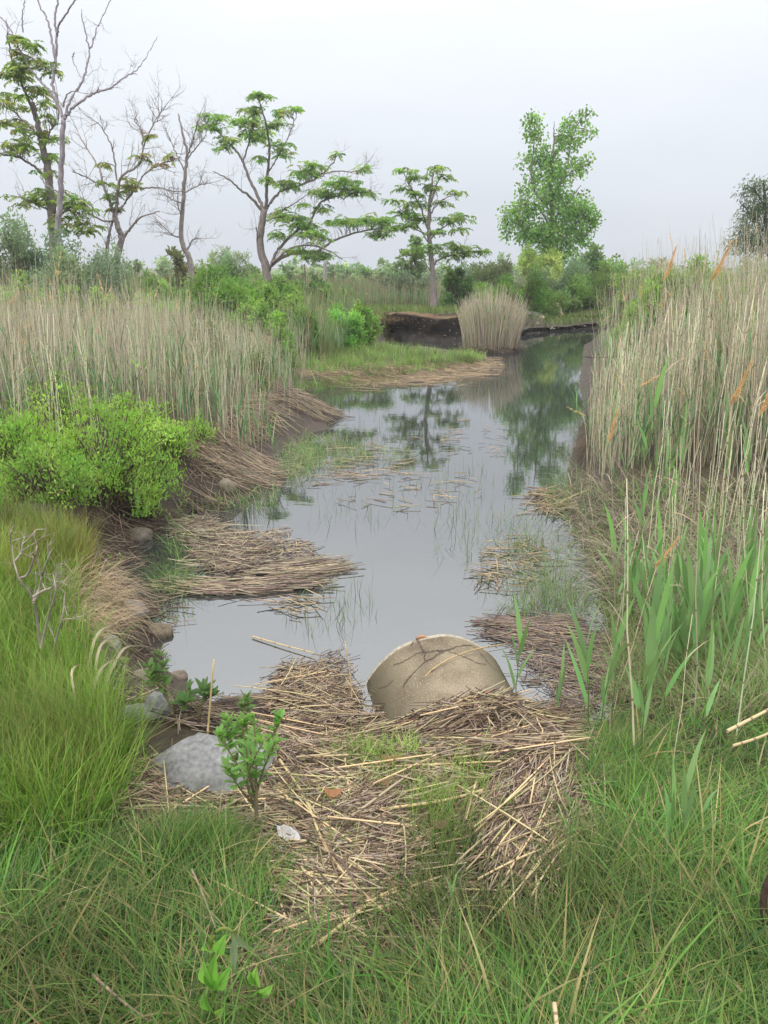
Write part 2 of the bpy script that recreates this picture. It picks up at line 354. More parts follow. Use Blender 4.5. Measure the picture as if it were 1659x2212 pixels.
m, t, o = mat('old_concrete'); l = t.links.new; M_CONC = m
tcc = nd(t, 'ShaderNodeTexCoord'); p = nd(t, 'ShaderNodeBsdfPrincipled'); p.inputs['Roughness'].default_value = .85; p.inputs['Specular IOR Level'].default_value = .25
n1 = nd(t, 'ShaderNodeTexNoise'); n1.inputs['Scale'].default_value = 4.5; n1.inputs['Detail'].default_value = 6
n2 = nd(t, 'ShaderNodeTexNoise'); n2.inputs['Scale'].default_value = 140; n2.inputs['Detail'].default_value = 3
v3 = nd(t, 'ShaderNodeTexVoronoi'); v3.inputs['Scale'].default_value = 75
rp = nd(t, 'ShaderNodeValToRGB'); rp.color_ramp.elements[0].position = .34; rp.color_ramp.elements[0].color = (.125, .098, .066, 1); rp.color_ramp.elements[1].position = .66; rp.color_ramp.elements[1].color = (.265, .22, .155, 1)
rs = nd(t, 'ShaderNodeValToRGB'); rs.color_ramp.elements[0].position = .12; rs.color_ramp.elements[0].color = (1, 1, 1, 1); rs.color_ramp.elements[1].position = .22; rs.color_ramp.elements[1].color = (0, 0, 0, 1)
mx = nd(t, 'ShaderNodeMix', data_type='RGBA'); mx.inputs['B'].default_value = (.52, .48, .40, 1)
mg = nd(t, 'ShaderNodeMix', data_type='RGBA', blend_type='MULTIPLY'); mg.inputs['Factor'].default_value = .8
rg = nd(t, 'ShaderNodeValToRGB'); rg.color_ramp.elements[0].position = .3; rg.color_ramp.elements[0].color = (.7, .7, .7, 1); rg.color_ramp.elements[1].position = .65; rg.color_ramp.elements[1].color = (1.15, 1.15, 1.15, 1)
ml = nd(t, 'ShaderNodeMath', operation='MULTIPLY'); ml.inputs[1].default_value = .55
b = nd(t, 'ShaderNodeBump'); b.inputs['Strength'].default_value = .5; b.inputs['Distance'].default_value = .006
for n in (n1, n2, v3): l(tcc.outputs['Object'], n.inputs['Vector'])
l(n1.outputs['Fac'], rp.inputs['Fac']); l(v3.outputs['Distance'], rs.inputs['Fac']); l(rs.outputs[0], ml.inputs[0]); l(ml.outputs[0], mx.inputs['Factor'])
l(rp.outputs[0], mx.inputs['A']); l(n2.outputs['Fac'], rg.inputs['Fac']); l(mx.outputs['Result'], mg.inputs['A']); l(rg.outputs[0], mg.inputs['B'])
sz = nd(t, 'ShaderNodeSeparateXYZ'); zm = nd(t, 'ShaderNodeMath', operation='MULTIPLY_ADD'); zm.inputs[1].default_value = -.22; zr = nd(t, 'ShaderNodeMapRange'); zr.inputs['From Min'].default_value = -.06; zr.inputs['From Max'].default_value = .09
tide = nd(t, 'ShaderNodeMix', data_type='RGBA'); tide.inputs['A'].default_value = (.085, .075, .045, 1)          # algae and damp up to the tide line
l(tcc.outputs['Object'], sz.inputs[0]); l(n1.outputs['Fac'], zm.inputs[0]); l(sz.outputs['Z'], zm.inputs[2]); l(zm.outputs[0], zr.inputs['Value']); l(zr.outputs[0], tide.inputs['Factor']); l(mg.outputs['Result'], tide.inputs['B'])
l(tide.outputs['Result'], p.inputs['Base Color']); l(n2.outputs['Fac'], b.inputs['Height']); l(b.outputs[0], p.inputs['Normal']); l(p.outputs[0], o.inputs[0])
build('pipe_wall', acc, M_CONC, pip, (PC[0], PC[1], 0), smooth=True); build('rim', rim, M_ROCK, pip, (PC[0], PC[1], 0))
def pipe_hit(px, py):                          # photo point -> (angle, s) on the pipe
    d = ray(px, py); o_ = np.array([0, 0, EYE]) - PC
    dp = d - ax * (d @ ax); op = o_ - ax * (o_ @ ax)
    aa, bb, cc = dp @ dp, dp @ op, op @ op - PR ** 2
    disc = max(bb * bb - aa * cc, 0); tt = (-bb - math.sqrt(disc)) / aa; h = np.array([0, 0, EYE]) + d * tt - PC
    return math.atan2(h @ sd, h @ up), min(h @ ax, -.012)
cr_px = [([(903.0, 1366.7), (901.5, 1379.4), (905.8, 1389.2), (912.8, 1403.3), (919.8, 1408.9)], 6), ([(1021.1, 1394.8), (995.8, 1396.3), (970.4, 1403.8), (945.1, 1406.1), (919.8, 1408.9)], 6), ([(964.8, 1405.5), (950.8, 1410.3), (933.9, 1423.0), (919.8, 1430.0), (905.8, 1442.7), (891.7, 1456.7), (879.1, 1470.8), (870.6, 1486.2)], 5), ([(970.4, 1407.5), (992.9, 1415.9), (1012.6, 1424.4), (1029.5, 1432.8), (1049.2, 1435.6)], 4), ([(919.8, 1408.9), (900.1, 1413.1), (883.3, 1423.0), (869.2, 1431.4), (849.5, 1437.0)], 5), ([(903.0, 1379.4), (891.7, 1389.2), (887.5, 1397.7)], 4), ([(919.8, 1408.9), (917.0, 1420.2), (919.8, 1430.0)], 4), ([(1021.1, 1394.8), (1035.1, 1408.9), (1052.0, 1428.6), (1070.3, 1448.3)], 4), ([(849.5, 1469.4), (835.5, 1482.0), (818.6, 1487.6)], 3)]
acc = Acc()
for pts, wpx in cr_px:
    pp = smooth(pts, len(pts) * 7); pp = pp + rng.normal(0, .7, pp.shape)
    uv = np.array([pipe_hit(x, y) for x, y in pp]); w_ = wpx * 4.2 / FPX * rng.uniform(.12, .42, len(pp)); w_[0] *= .3; w_[-1] *= .3
    P_ = np.array([pipe_pt(a_, s_, PR + .0035) for a_, s_ in uv]); nn = np.array([sd * math.sin(a_) + up * math.cos(a_) for a_, s_ in uv])
    sv = nrm(np.cross(np.gradient(P_, axis=0), nn)); acc.strips(P_[None], sv[None], w_[None] * .85, (.085, .066, .046))
o = build('crack', acc, M_GROUND, pip, (PC[0], PC[1], 0)); o['label'] = 'dark branching cracks across the top of the pipe'
a_, s_ = pipe_hit(911, 1378); cpt = pipe_pt(a_, s_, PR - .001); acc = Acc()
acc.tubes(np.array([[cpt - sd * .03, cpt + [0, .01, .004], cpt + sd * .03]]), np.array([[.006, .009, .005]]), (.40, .2, .11), 6)
tag(build('brick_chip', acc, M_ROCK, None, cpt), 'small orange brick chip lying on the far rim of the concrete pipe', 'brick chip')

# ------------------------------------------------------------------ rocks
def rock(name, label, cat, px, py, wpx, hpx, col, flat=.55, seed=0, group=None, yaw=0., zoff=0., z=None, planes=None):
    c = G(np.array([px]), np.array([py]))[0] if z is None else at_z(px, py, z)
    k = np.linalg.norm(c - [0, 0, EYE]) / FPX; a = wpx * k / 2; dpt = a * .8; h = hpx * k * .8
    n, m_ = 24, 36; u = np.linspace(0, np.pi, n); vv = np.linspace(0, 2 * np.pi, m_, endpoint=False); UU, VV = np.meshgrid(u, vv, indexing='ij')
    d = np.stack([np.sin(UU) * np.cos(VV), np.sin(UU) * np.sin(VV), np.cos(UU)], -1)
    rg_ = np.random.default_rng(seed); 
    r = np.ones(UU.shape)
    pl_ = planes or [(rg_.normal(0, 1, 3), rg_.uniform(.62, .92)) for _ in range(9)]
    for pn, off in pl_:                        # chop with planes for facets
        pn = nrm(np.asarray(pn, float)); dd = d @ pn; r = np.where(dd > .05, np.minimum(r, off / np.maximum(dd, .05)), r)
    r = r * (1 + .03 * np.sin(d[..., 0] * 9 + seed) * np.sin(d[..., 1] * 8) + .015 * np.sin(d[..., 2] * 23 + d[..., 0] * 17))
    P = d * r[..., None] * np.array([a, dpt, h]); P = P - [0, 0, .12 * h]; cs, sn = math.cos(yaw), math.sin(yaw)
    P = np.stack([P[..., 0] * cs - P[..., 1] * sn, P[..., 0] * sn + P[..., 1] * cs, P[..., 2]], -1) + c + [0, 0, h * .15 + zoff]
    b_ = np.arange(n - 1)[:, None] * m_; q = np.stack([b_ + np.arange(m_), b_ + m_ + np.arange(m_), b_ + m_ + (np.arange(m_) + 1) % m_, b_ + (np.arange(m_) + 1) % m_], -1)
    ac = Acc(); f_ = 1 + .22 * fbm(P[..., 0] * 1., P[..., 1] + P[..., 2], 9, 4, seed % 12); ac.add(P, q, (np.asarray(col) * f_[..., None]).reshape(-1, 3))
    return tag(build(name, ac, M_ROCK, None, c, smooth=True), label, cat, group)
rock('boulder', 'smooth light grey granite boulder in the straw behind the small sapling', 'rock', 440, 1670, 315, 120, (.165, .165, .165), seed=5, yaw=-.1, zoff=-.01, planes=[((.2, -.22, 1), .50), ((-.55, -.55, .8), .60), ((.7, -.5, .7), .66), ((.15, -.85, .55), .62), ((.2, .7, .7), .7), ((-.7, .4, .6), .66), ((.95, .1, .35), .85), ((-.9, -.3, .3), .92), ((.3, -.9, .1), .8)])
rs_ = [(300, 1552, 90, 40, (.17, .17, .17), 'dark grey speckled stone at the foot of the left grass bank', 'stone'), (340, 1545, 70, 62, (.2, .2, .205), 'mottled grey stone right beside the leafy weeds on the left shore', 'stone'),
       (310, 1478, 75, 36, (.16, .135, .11), 'brown muddy stone on the left shore above the weeds', 'stone'), (375, 1382, 0, 0, None, '', ''), (340, 1368, 64, 38, (.15, .12, .085), 'tan wet boulder at the edge of the shallow pool', 'rock'),
       (285, 1322, 70, 32, (.18, .17, .16), 'flat grey stone at the foot of the bleached grass', 'stone'), (240, 1400, 55, 34, (.24, .23, .20), 'pale stone half covered by left grass bank', 'stone'), (408, 1432, 48, 18, (.03, .028, .026), 'black clod of mud at the pool edge', 'clod'),
       (385, 1462, 40, 20, (.16, .13, .1), 'small brown stone under the weeds by the pool', 'stone'), (255, 1452, 40, 25, (.19, .17, .14), 'small tan stone tucked in the left bank', 'stone'),
       (490, 1052, 40, 26, (.17, .145, .11), 'brown stone in the mud under the cut left bank', 'stone'), (450, 1075, 34, 20, (.15, .12, .09), 'small brown stone at the foot of the cut left bank', 'stone'), (300, 1160, 70, 24, (.13, .11, .09), 'dark muddy slab below the bright green shrub', 'stone')]
for i, (x, y, w_, h_, c, lb, ct) in enumerate(rs_):
    if c: rock('shore_stone' if ct != 'clod' else 'mud_clod', lb, ct, x, y, w_, h_, c, seed=20 + i)
fr_ = [(1143, 681, 26, 20, (.12, .115, .11)), (1155, 697, 40, 14, (.09, .085, .08)), (1138, 703, 30, 16, (.07, .065, .06)), (1170, 703, 14, 7, (.4, .34, .2)), (1190, 706, 10, 5, (.35, .33, .28)), (1205, 708, 9, 5, (.38, .36, .33)), (1222, 709, 14, 7, (.32, .31, .29)), (1178, 709, 8, 5, (.33, .3, .25)), (1240, 710, 8, 4, (.3, .29, .27)), (1160, 711, 9, 5, (.3, .27, .2))]
for i, (x, y, w_, h_, c) in enumerate(fr_):
    rock('bank_stone', 'dark stone block set in the black far bank beside the reed clump' if i < 3 else 'small pale stone on the far shore below the stump', 'stone', x, y, w_, h_, c, seed=60 + i, group='dark blocks in the far bank' if i < 3 else 'small pale stones on the far shore')

# ------------------------------------------------------------------ far bank: eroded peat face under the turf
def cut_bank(name, label, pts, ztop, seed, wav=.10, cap=(.12, .07, .03)):
    b0 = np.array([at_z(x, y)[:2] for x, y in pts]); n = 130; e = smooth(np.column_stack([b0, np.zeros(len(b0))]), n)[:, :2]
    tg = nrm(np.gradient(e, axis=0)); no = np.stack([-tg[:, 1], tg[:, 0]], 1)
    no *= np.sign((no * (np.array([0, 0]) - e)).sum(1))[:, None]          # towards the viewer's side
    zs = np.array([-.1, .02, .08, .15, .22, .3, .38, .46, .54, .6, .64, .66, .67]) / .67 * ztop
    of = np.array([.16, .10, .02, -.06, -.10, -.08, .0, .06, .08, .10, .07, -.05, -.5])
    s = np.linspace(0, 1, n) * np.linalg.norm(np.diff(e, axis=0), axis=1).sum()
    P = np.zeros((len(zs), n, 3)); env = np.clip(np.minimum(np.arange(n), n - 1 - np.arange(n)) / 12, .15, 1)
    for i, (z, f) in enumerate(zip(zs, of)):
        w_ = .09 * fbm(s, z * 6 + seed, 4.5, 4, seed) + .05 * fbm(s, z * 9, 15, 2, seed + 1)
        P[i, :, :2] = e + no * ((f + w_) * (1 if i < 12 else .3))[:, None]; P[i, :, 2] = z * env * (1 + wav * fbm(s, 0 * s + 3, 1.6, 3, seed)) + .03 * fbm(s, 0 * s + i, 6, 2, 3) * (i > 0)
    ii = np.arange(len(zs) - 1)[:, None] * n + np.arange(n - 1); ac = Acc()
    f = np.clip(.5 + .5 * fbm(np.repeat(s[None], len(zs), 0), np.repeat(zs[:, None], n, 1) * 4, 7, 3, 9), 0, 1)[..., None]
    c = np.array([.010, .008, .007]) * (1 - f) + np.array([.048, .038, .03]) * f
    c[10:] = cap
    ac.add(P, np.stack([ii, ii + 1, ii + n + 1, ii + n], -1), c.reshape(-1, 3))
    # pale shell and stone bits and roots poking out of the peat
    k = 90; j = rng.integers(5, n - 5, k); r_ = rng.integers(2, 9, k); pc = P[r_, j] + np.column_stack([no[j] * .02, np.zeros(k)])
    dd = nrm(rng.normal(0, 1, (k, 3)) * [1, .3, .4]); ln = U(.02, .10, k)
    path = pc[:, None] + dd[:, None] * (np.array([-.5, 0, .5])[None, :, None] * ln[:, None, None])
    ac.tubes(path, np.repeat(U(.008, .025, k)[:, None], 3, 1) * [.5, 1, .4], pick([(.28, .23, .15), (.12, .1, .08), (.3, .28, .24)], [1, 2, 1], k), 4)
    return tag(build(name, ac, M_GROUND, None, (e[n // 2, 0], e[n // 2, 1], 0)), label, kind='structure')
cut_bank('eroded_bank', 'black eroded peat bank under orange turf', [(800, 722), (830, 726), (870, 735), (930, 738), (1000, 737), (1050, 733), (1100, 728)], .76, 3)
cut_bank('eroded_bank', 'low black peat bank at the far end of the pond', [(1105, 727), (1140, 720), (1180, 716), (1240, 711), (1300, 707), (1350, 709)], .17, 5, .3, (.05, .04, .03))

# ------------------------------------------------------------------ trees
def limb_pts(lst, Y, dy, n=None):
    a = np.array(lst, float); k = len(a); yy = Y + dy * np.linspace(0, 1, k) ** 1.2
    P = np.array([at_y(x, y, w_) for (x, y), w_ in zip(a, yy)])
    return smooth(P, n or max(6, 6 * k))
def twig_set(ac, P0, D0, Ln, r0, col, levels=2, kids=(2, 4), up=.25, spread=.7):
    """forking bare twigs, vectorised by level"""
    tips = []
    for lv in range(levels):
        n = len(P0); s = np.linspace(0, 1, 5)
        D1 = nrm(D0 + rng.normal(0, .35, D0.shape) + [0, 0, up])
        path = P0[:, None] + D0[:, None] * (s - s ** 2 / 2)[None, :, None] * Ln[:, None, None] + D1[:, None] * (s ** 2 / 2)[None, :, None] * Ln[:, None, None]
        path[:, 1:-1] += rng.normal(0, .02, (n, 3, 3)) * Ln[:, None, None]
        ac.tubes(path, r0[:, None] * np.linspace(1, .45, 5)[None], jit(col, n, .12, .03), 3 if lv else 4)
        tips.append(path[:, -1])
        if lv == levels - 1: break
        k = rng.integers(kids[0], kids[1] + 1, n); ix = np.repeat(np.arange(n), k); at_ = rng.integers(1, 5, len(ix))
        P0 = path[ix, at_]; D0 = nrm(nrm(path[ix, 4] - path[ix, 0]) + rng.normal(0, spread, (len(ix), 3)))
        Ln = Ln[ix] * U(.4, .75, len(ix)); r0 = r0[ix] * .55
    return np.concatenate(tips)
def compound(ac, C, n_leaf, Ln, cols, wts, pairs=6, lw=.05, ll=.14):
    """rosettes of drooping pinnate leaves"""
    N = len(C); c = np.repeat(C, n_leaf, 0); M = len(c)
    az = U(0, 6.283, M); el = U(-.1, .5, M); Lr = Ln * U(.65, 1.15, M); s = np.linspace(0, 1, pairs + 2)
    th = el[:, None] - s[None] * U(.5, 1.3, M)[:, None]; st = (Lr / (pairs + 1))[:, None]
    hx = np.cumsum(np.cos(th) * st, 1); hz = np.cumsum(np.sin(th) * st, 1)
    rach = c[:, None] + np.stack([hx * np.cos(az)[:, None], hx * np.sin(az)[:, None], hz], -1)
    col = pick(cols, wts, N, .15, .06); col = np.repeat(col, n_leaf, 0)
    f = nrm(np.gradient(rach, axis=1)); sdv = np.stack([-np.sin(az), np.cos(az), 0 * az], -1)[:, None]
    for sg in (-1, 1):
        b_ = rach[:, 1:].reshape(-1, 3); d_ = nrm(sg * sdv * .9 + f[:, 1:] * .55 + np.array([0, 0, -.35])).reshape(-1, 3)
        d_ = nrm(d_ + rng.normal(0, .2, d_.shape)); k = len(b_)
        l_ = ll * U(.7, 1.2, k); pth = b_[:, None] + d_[:, None] * (np.array([0, .45, 1.])[None, :, None] * l_[:, None, None])
        pth[:, 2, 2] -= .12 * l_
        sv = nrm(np.cross(d_, rng.normal(0, .35, (k, 3)) + [0, 0, 1.]))[:, None]
        ac.strips(pth, sv, lw / 2 * np.array([[.25, 1, .06]]) * np.ones((k, 1)), np.repeat(col, pairs + 1, 0) * (1 + rng.normal(0, .12, (k, 1))))
def leaf_cloud(ac, C, n_leaf, rad, ll, lw, cols, wts, up=.2, hang=0.):
    """simple leaves scattered round twig tips"""
    c = np.repeat(C, n_leaf, 0); k = len(c); off = rng.normal(0, 1, (k, 3)); off = nrm(off) * (rad * rng.random((k, 1)) ** .5)
    d_ = nrm(off / rad * .8 + rng.normal(0, .6, (k, 3)) + [0, 0, up - hang]); l_ = ll * U(.7, 1.25, k)
    b_ = c + off; pth = b_[:, None] + d_[:, None] * (np.array([0, .45, 1.])[None, :, None] * l_[:, None, None])
    sv = nrm(np.cross(d_, rng.normal(0, 1, (k, 3))))[:, None]
    col = np.repeat(pick(cols, wts, len(C), .14, .05), n_leaf, 0) * (1 + rng.normal(0, .14, (k, 1)))
    ac.strips(pth, sv, (lw / 2 * U(.8, 1.2, k))[:, None] * np.array([[.3, 1, .05]]), col)
AIL = [(.16, .28, .065), (.21, .33, .08), (.12, .21, .055), (.25, .29, .09)]
def tree(name, label, cat, Y, limbs, clumps, bark, leaf, twigs=0, twig_len=.6, dens=1.0, group=None, twig_limbs=None, twig_r=.012):
    k1 = Y / FPX; base = at_y(limbs[0][0][0][0], limbs[0][0][0][1], Y); gz = float(H(base[0], base[1])); base[2] = gz
    root = thing(name, label, cat, tuple(base)); 
    if group: root['group'] = group
    tr = Acc(); br = Acc(); allp = []; alld = []
    for i, (pts, r0, r1) in enumerate(limbs):
        spanpx = math.dist(pts[0], pts[-1]); dy = 0 if i == 0 else rng.uniform(-.55, .55) * spanpx * k1
        P = limb_pts(pts, Y, dy)
        if i == 0 and P[0, 2] > gz: P = np.concatenate([[[P[0, 0], P[0, 1], gz - .1]], P])
        if i: P[0, 1] = Y + (0)
        P[1:-1] += rng.normal(0, .012, (len(P) - 2, 3)); n = len(P); rr = np.linspace(r0, max(r1, .8), n) * k1 / 2 * (.9 if i == 0 else .78)
        if i == 0: rr = rr * (1 + .5 * np.exp(-np.linspace(0, 8, n)))
        (tr if i == 0 else br).tubes(P[None], rr[None], (np.asarray(bark) * (1 + .06 * rng.normal(0, 1, 1)))[None], 7 if i == 0 else 5)
        allp.append(P); alld.append(nrm(np.gradient(P, axis=0)))
    AP = np.concatenate(allp); AD = np.concatenate(alld)
    if twigs:
        sel = np.concatenate([allp[i][len(allp[i]) // 4:] for i in (twig_limbs or range(1, len(limbs)))]); sdn = np.concatenate([alld[i][len(alld[i]) // 4:] for i in (twig_limbs or range(1, len(limbs)))])
        ix = rng.integers(0, len(sel), twigs); dd = nrm(sdn[ix] + rng.normal(0, .75, (twigs, 3)) + [0, 0, .25])
        twig_set(br, sel[ix], dd, twig_len * U(.5, 1.3, twigs), np.full(twigs, twig_r), bark, 3)
    if clumps:
        ac = Acc(); cs = []
        for cx, cy, rx, ry in clumps:
            n = max(2, int(dens * rx * ry / 38)); e = ell_px(cx, cy, rx, ry, n); ref = np.argmin(np.linalg.norm(AP[:, [0, 2]] - at_y(cx, cy, Y)[[0, 2]], axis=1))
            y0 = AP[ref, 1]; yy = y0 + rng.normal(0, .45, n) * rx * k1; cs.append(np.array([at_y(a, b_, w_) for (a, b_), w_ in zip(e, yy)]))
        cs = np.concatenate(cs); leaf(ac, cs)
        near = np.array([np.argmin(np.linalg.norm(AP - (c - [0, 0, .15]), axis=1)) for c in cs]); P0 = AP[near]; s = np.linspace(0, 1, 6)[None, :, None]
        mid = P0 + AD[near] * .35 * np.linalg.norm(cs - P0, axis=1)[:, None]
        pth = P0[:, None] * (1 - s) ** 2 + 2 * mid[:, None] * s * (1 - s) + cs[:, None] * s ** 2
        br.tubes(pth, twig_r * np.linspace(1.3, .5, 6)[None] * np.ones((len(cs), 1)), jit(bark, len(cs), .1, .03), 3)
    build('trunk', tr, M_BARK, root, base, smooth=True)
    if br.v: build('branches', br, M_BARK, root, base)
    if clumps: build('crown', ac, M_CROWN, root, base)
    return root
GB = (.27, .23, .22); PALE = (.27, .24, .26); BR = (.21, .175, .17)
def ail(nl=4, Ln=.34, cols=AIL, wts=(3, 3, 2, 1), ll=.11): return lambda ac, C: compound(ac, C, nl, Ln * .92, [tuple(1.3 * np.array(c)) for c in cols], wts, 6, ll * .38, ll * .9)
tree('bare_tree', 'tall pale dead tree with bare branches reaching above the frame', 'tree', 24,
     [([(132, 620), (132, 560), (126, 500), (129, 450), (133, 380), (135, 300), (137, 260)], 16, 10), ([(137, 262), (122, 215), (113, 180), (120, 130), (122, 80), (118, 40), (125, 0), (128, -60)], 9, 4), ([(118, 135), (112, 90), (105, 50), (85, 10), (75, -30)], 7, 3), ([(122, 80), (130, 50), (150, 20), (172, -10)], 6, 3),
      ([(139, 258), (150, 220), (180, 170), (190, 130), (200, 90), (220, 40), (242, -8)], 7, 2), ([(192, 105), (185, 70), (178, 40), (176, 20)], 4, 1.5), ([(139, 258), (160, 230), (190, 210), (212, 198), (240, 190), (265, 170), (290, 155), (315, 125), (340, 78)], 8, 1.5), ([(133, 250), (112, 205), (92, 180), (60, 140), (35, 90), (20, 60), (0, 35), (-20, 20)], 7, 2.5),
      ([(137, 232), (145, 205), (170, 195)], 5, 2), ([(210, 200), (213, 188)], 5, 3), ([(285, 158), (296, 161)], 3, 1), ([(160, 112), (158, 130), (175, 170)], 3, 1), ([(50, 70), (48, 40), (52, 0)], 4, 2), ([(133, 420), (100, 400), (85, 380)], 6, 2)],
     None, PALE, None, twigs=20, twig_len=.55, twig_limbs=[4, 8, 6, 7], twig_r=.008)
tree('leafy_tree', 'leafy tree with layered yellow green sprays behind the tall dead tree', 'tree', 25.5,
     [([(120, 620), (118, 540), (110, 440), (105, 380), (95, 330), (82, 270), (70, 220)], 24, 10), ([(105, 390), (85, 370), (50, 345), (20, 335), (-25, 330)], 8, 4), ([(94, 325), (110, 280), (125, 265)], 6, 3), ([(82, 265), (55, 200), (30, 140), (15, 80)], 8, 3), ([(88, 300), (40, 250), (0, 225)], 6, 3), ([(113, 460), (80, 440), (40, 425)], 6, 3), ([(115, 480), (150, 450), (180, 440)], 6, 2)],
     [(45, 90, 22, 14), (70, 98, 18, 10), (50, 130, 30, 22), (105, 145, 22, 16), (40, 160, 36, 16), (70, 200, 35, 14), (25, 215, 35, 16), (90, 230, 25, 12), (30, 270, 35, 14), (75, 290, 40, 13), (15, 310, 40, 12), (55, 320, 35, 12), (110, 300, 22, 10), (105, 340, 25, 12), (100, 372, 20, 10), (95, 420, 40, 16), (140, 430, 40, 16), (160, 452, 35, 13), (60, 430, 35, 13), (150, 480, 40, 18), (185, 490, 25, 16), (110, 250, 15, 8)], BR,
     ail(4, .32, [(.17, .26, .06), (.23, .32, .08), (.11, .18, .05), (.27, .28, .10)], (3, 3, 2, 1.5)), twigs=30, twig_len=.5)
tree('sparse_tree', 'half bare tree with forked trunk and a few brown green tufts', 'tree', 27,
     [([(250, 620), (252, 565), (262, 515), (255, 490), (248, 465)], 17, 11), ([(248, 465), (235, 430), (222, 395), (215, 365), (190, 325), (170, 290)], 9, 2), ([(222, 400), (190, 385), (155, 370)], 5, 2), ([(250, 470), (256, 400), (265, 380), (300, 355), (310, 320), (330, 270), (362, 222)], 9, 2), ([(255, 460), (290, 410), (320, 370), (370, 345), (392, 340)], 7, 2), ([(265, 515), (285, 490), (305, 470), (345, 457)], 8, 3),
      ([(245, 480), (205, 470), (170, 440)], 6, 2), ([(252, 390), (245, 330), (235, 300), (215, 270), (205, 262)], 5, 1.5), ([(300, 405), (340, 405), (370, 412), (402, 415)], 5, 2), ([(230, 560), (232, 525), (242, 480)], 12, 6), ([(310, 320), (305, 280), (290, 262)], 4, 1.5), ([(330, 270), (345, 250), (352, 225)], 3, 1)],
     [(225, 392, 18, 8), (245, 440, 16, 18), (290, 395, 22, 13), (240, 415, 12, 8), (275, 410, 20, 10), (230, 355, 15, 6), (305, 340, 14, 9), (320, 298, 18, 7), (370, 335, 16, 6), (345, 355, 14, 5)], GB, ail(4, .28, [(.18, .25, .07), (.24, .28, .08), (.28, .21, .1)], (3, 2, 1)), twigs=75, twig_len=.7, dens=1.3)
tree('bare_tree', 'thin leafless grey tree with crooked trunk between the leafy trees', 'tree', 28,
     [([(420, 640), (415, 600), (410, 560), (393, 520), (395, 440), (400, 380), (403, 330), (395, 290), (385, 245)], 16, 3), ([(403, 340), (415, 310), (427, 260)], 5, 2), ([(395, 420), (420, 405), (447, 395)], 4, 1.5), ([(393, 440), (370, 430), (355, 420)], 4, 1.5), ([(392, 515), (370, 505), (345, 480)], 5, 2), ([(405, 540), (415, 520), (428, 515)], 6, 3), ([(400, 350), (430, 310), (446, 292)], 4, 1.5), ([(398, 370), (380, 330), (365, 300)], 4, 1.5), ([(396, 470), (385, 450), (383, 430)], 4, 1.5)],
     None, GB, None, twigs=75, twig_len=.6, twig_r=.01)
tree('spreading_tree', 'wide spreading tree with flat sprays of leaves left of centre', 'tree', 34,
     [([(580, 640), (575, 580), (562, 530), (568, 470), (572, 452)], 20, 14), ([(571, 462), (560, 430), (540, 390), (525, 350), (505, 320), (470, 285), (440, 262)], 10, 3), ([(574, 455), (575, 420), (578, 370), (582, 320), (575, 270), (560, 215)], 10, 3), ([(569, 457), (545, 430), (520, 410), (490, 385), (460, 370)], 9, 2), ([(574, 452), (595, 425), (612, 410), (650, 400), (690, 380), (720, 350), (728, 330)], 8, 3),
      ([(585, 575), (600, 540), (640, 500), (670, 480), (690, 440), (740, 420), (800, 415)], 9, 3), ([(578, 580), (620, 550), (680, 545), (720, 520), (780, 500), (850, 490)], 11, 3), ([(582, 585), (592, 565), (640, 532), (700, 537), (740, 560)], 7, 3), ([(580, 370), (600, 340), (620, 300), (640, 250)], 5, 2), ([(525, 350), (540, 300), (545, 280)], 5, 2), ([(690, 382), (720, 370), (770, 370), (785, 362)], 4, 2), ([(600, 480), (610, 455), (635, 440), (665, 420)], 5, 2), ([(558, 545), (555, 500), (553, 490)], 5, 2), ([(565, 480), (600, 470), (635, 475)], 5, 2)],
     [(560, 206, 22, 10), (545, 238, 20, 9), (540, 262, 22, 10), (520, 262, 16, 8), (460, 250, 28, 8), (452, 273, 28, 8), (490, 302, 24, 9), (475, 318, 16, 6), (555, 290, 28, 16), (595, 268, 20, 10), (612, 243, 18, 9), (632, 234, 16, 6), (610, 330, 14, 10), (565, 340, 12, 6), (605, 312, 18, 7), (665, 365, 34, 17), (722, 330, 14, 5), (735, 395, 34, 14), (780, 365, 12, 9), (800, 416, 14, 7), (700, 415, 25, 12), (760, 412, 32, 9), (620, 397, 30, 10), (578, 385, 16, 7),
      (605, 460, 24, 12), (635, 475, 28, 12), (660, 490, 28, 12), (600, 505, 16, 9), (680, 507, 30, 14), (640, 540, 25, 8), (690, 552, 35, 13), (770, 475, 42, 11), (810, 478, 38, 13), (825, 503, 26, 11), (720, 480, 20, 8), (700, 450, 22, 7), (660, 440, 12, 6)], BR, ail(4, .34), twigs=90, twig_len=.7, dens=2.8, twig_r=.008)
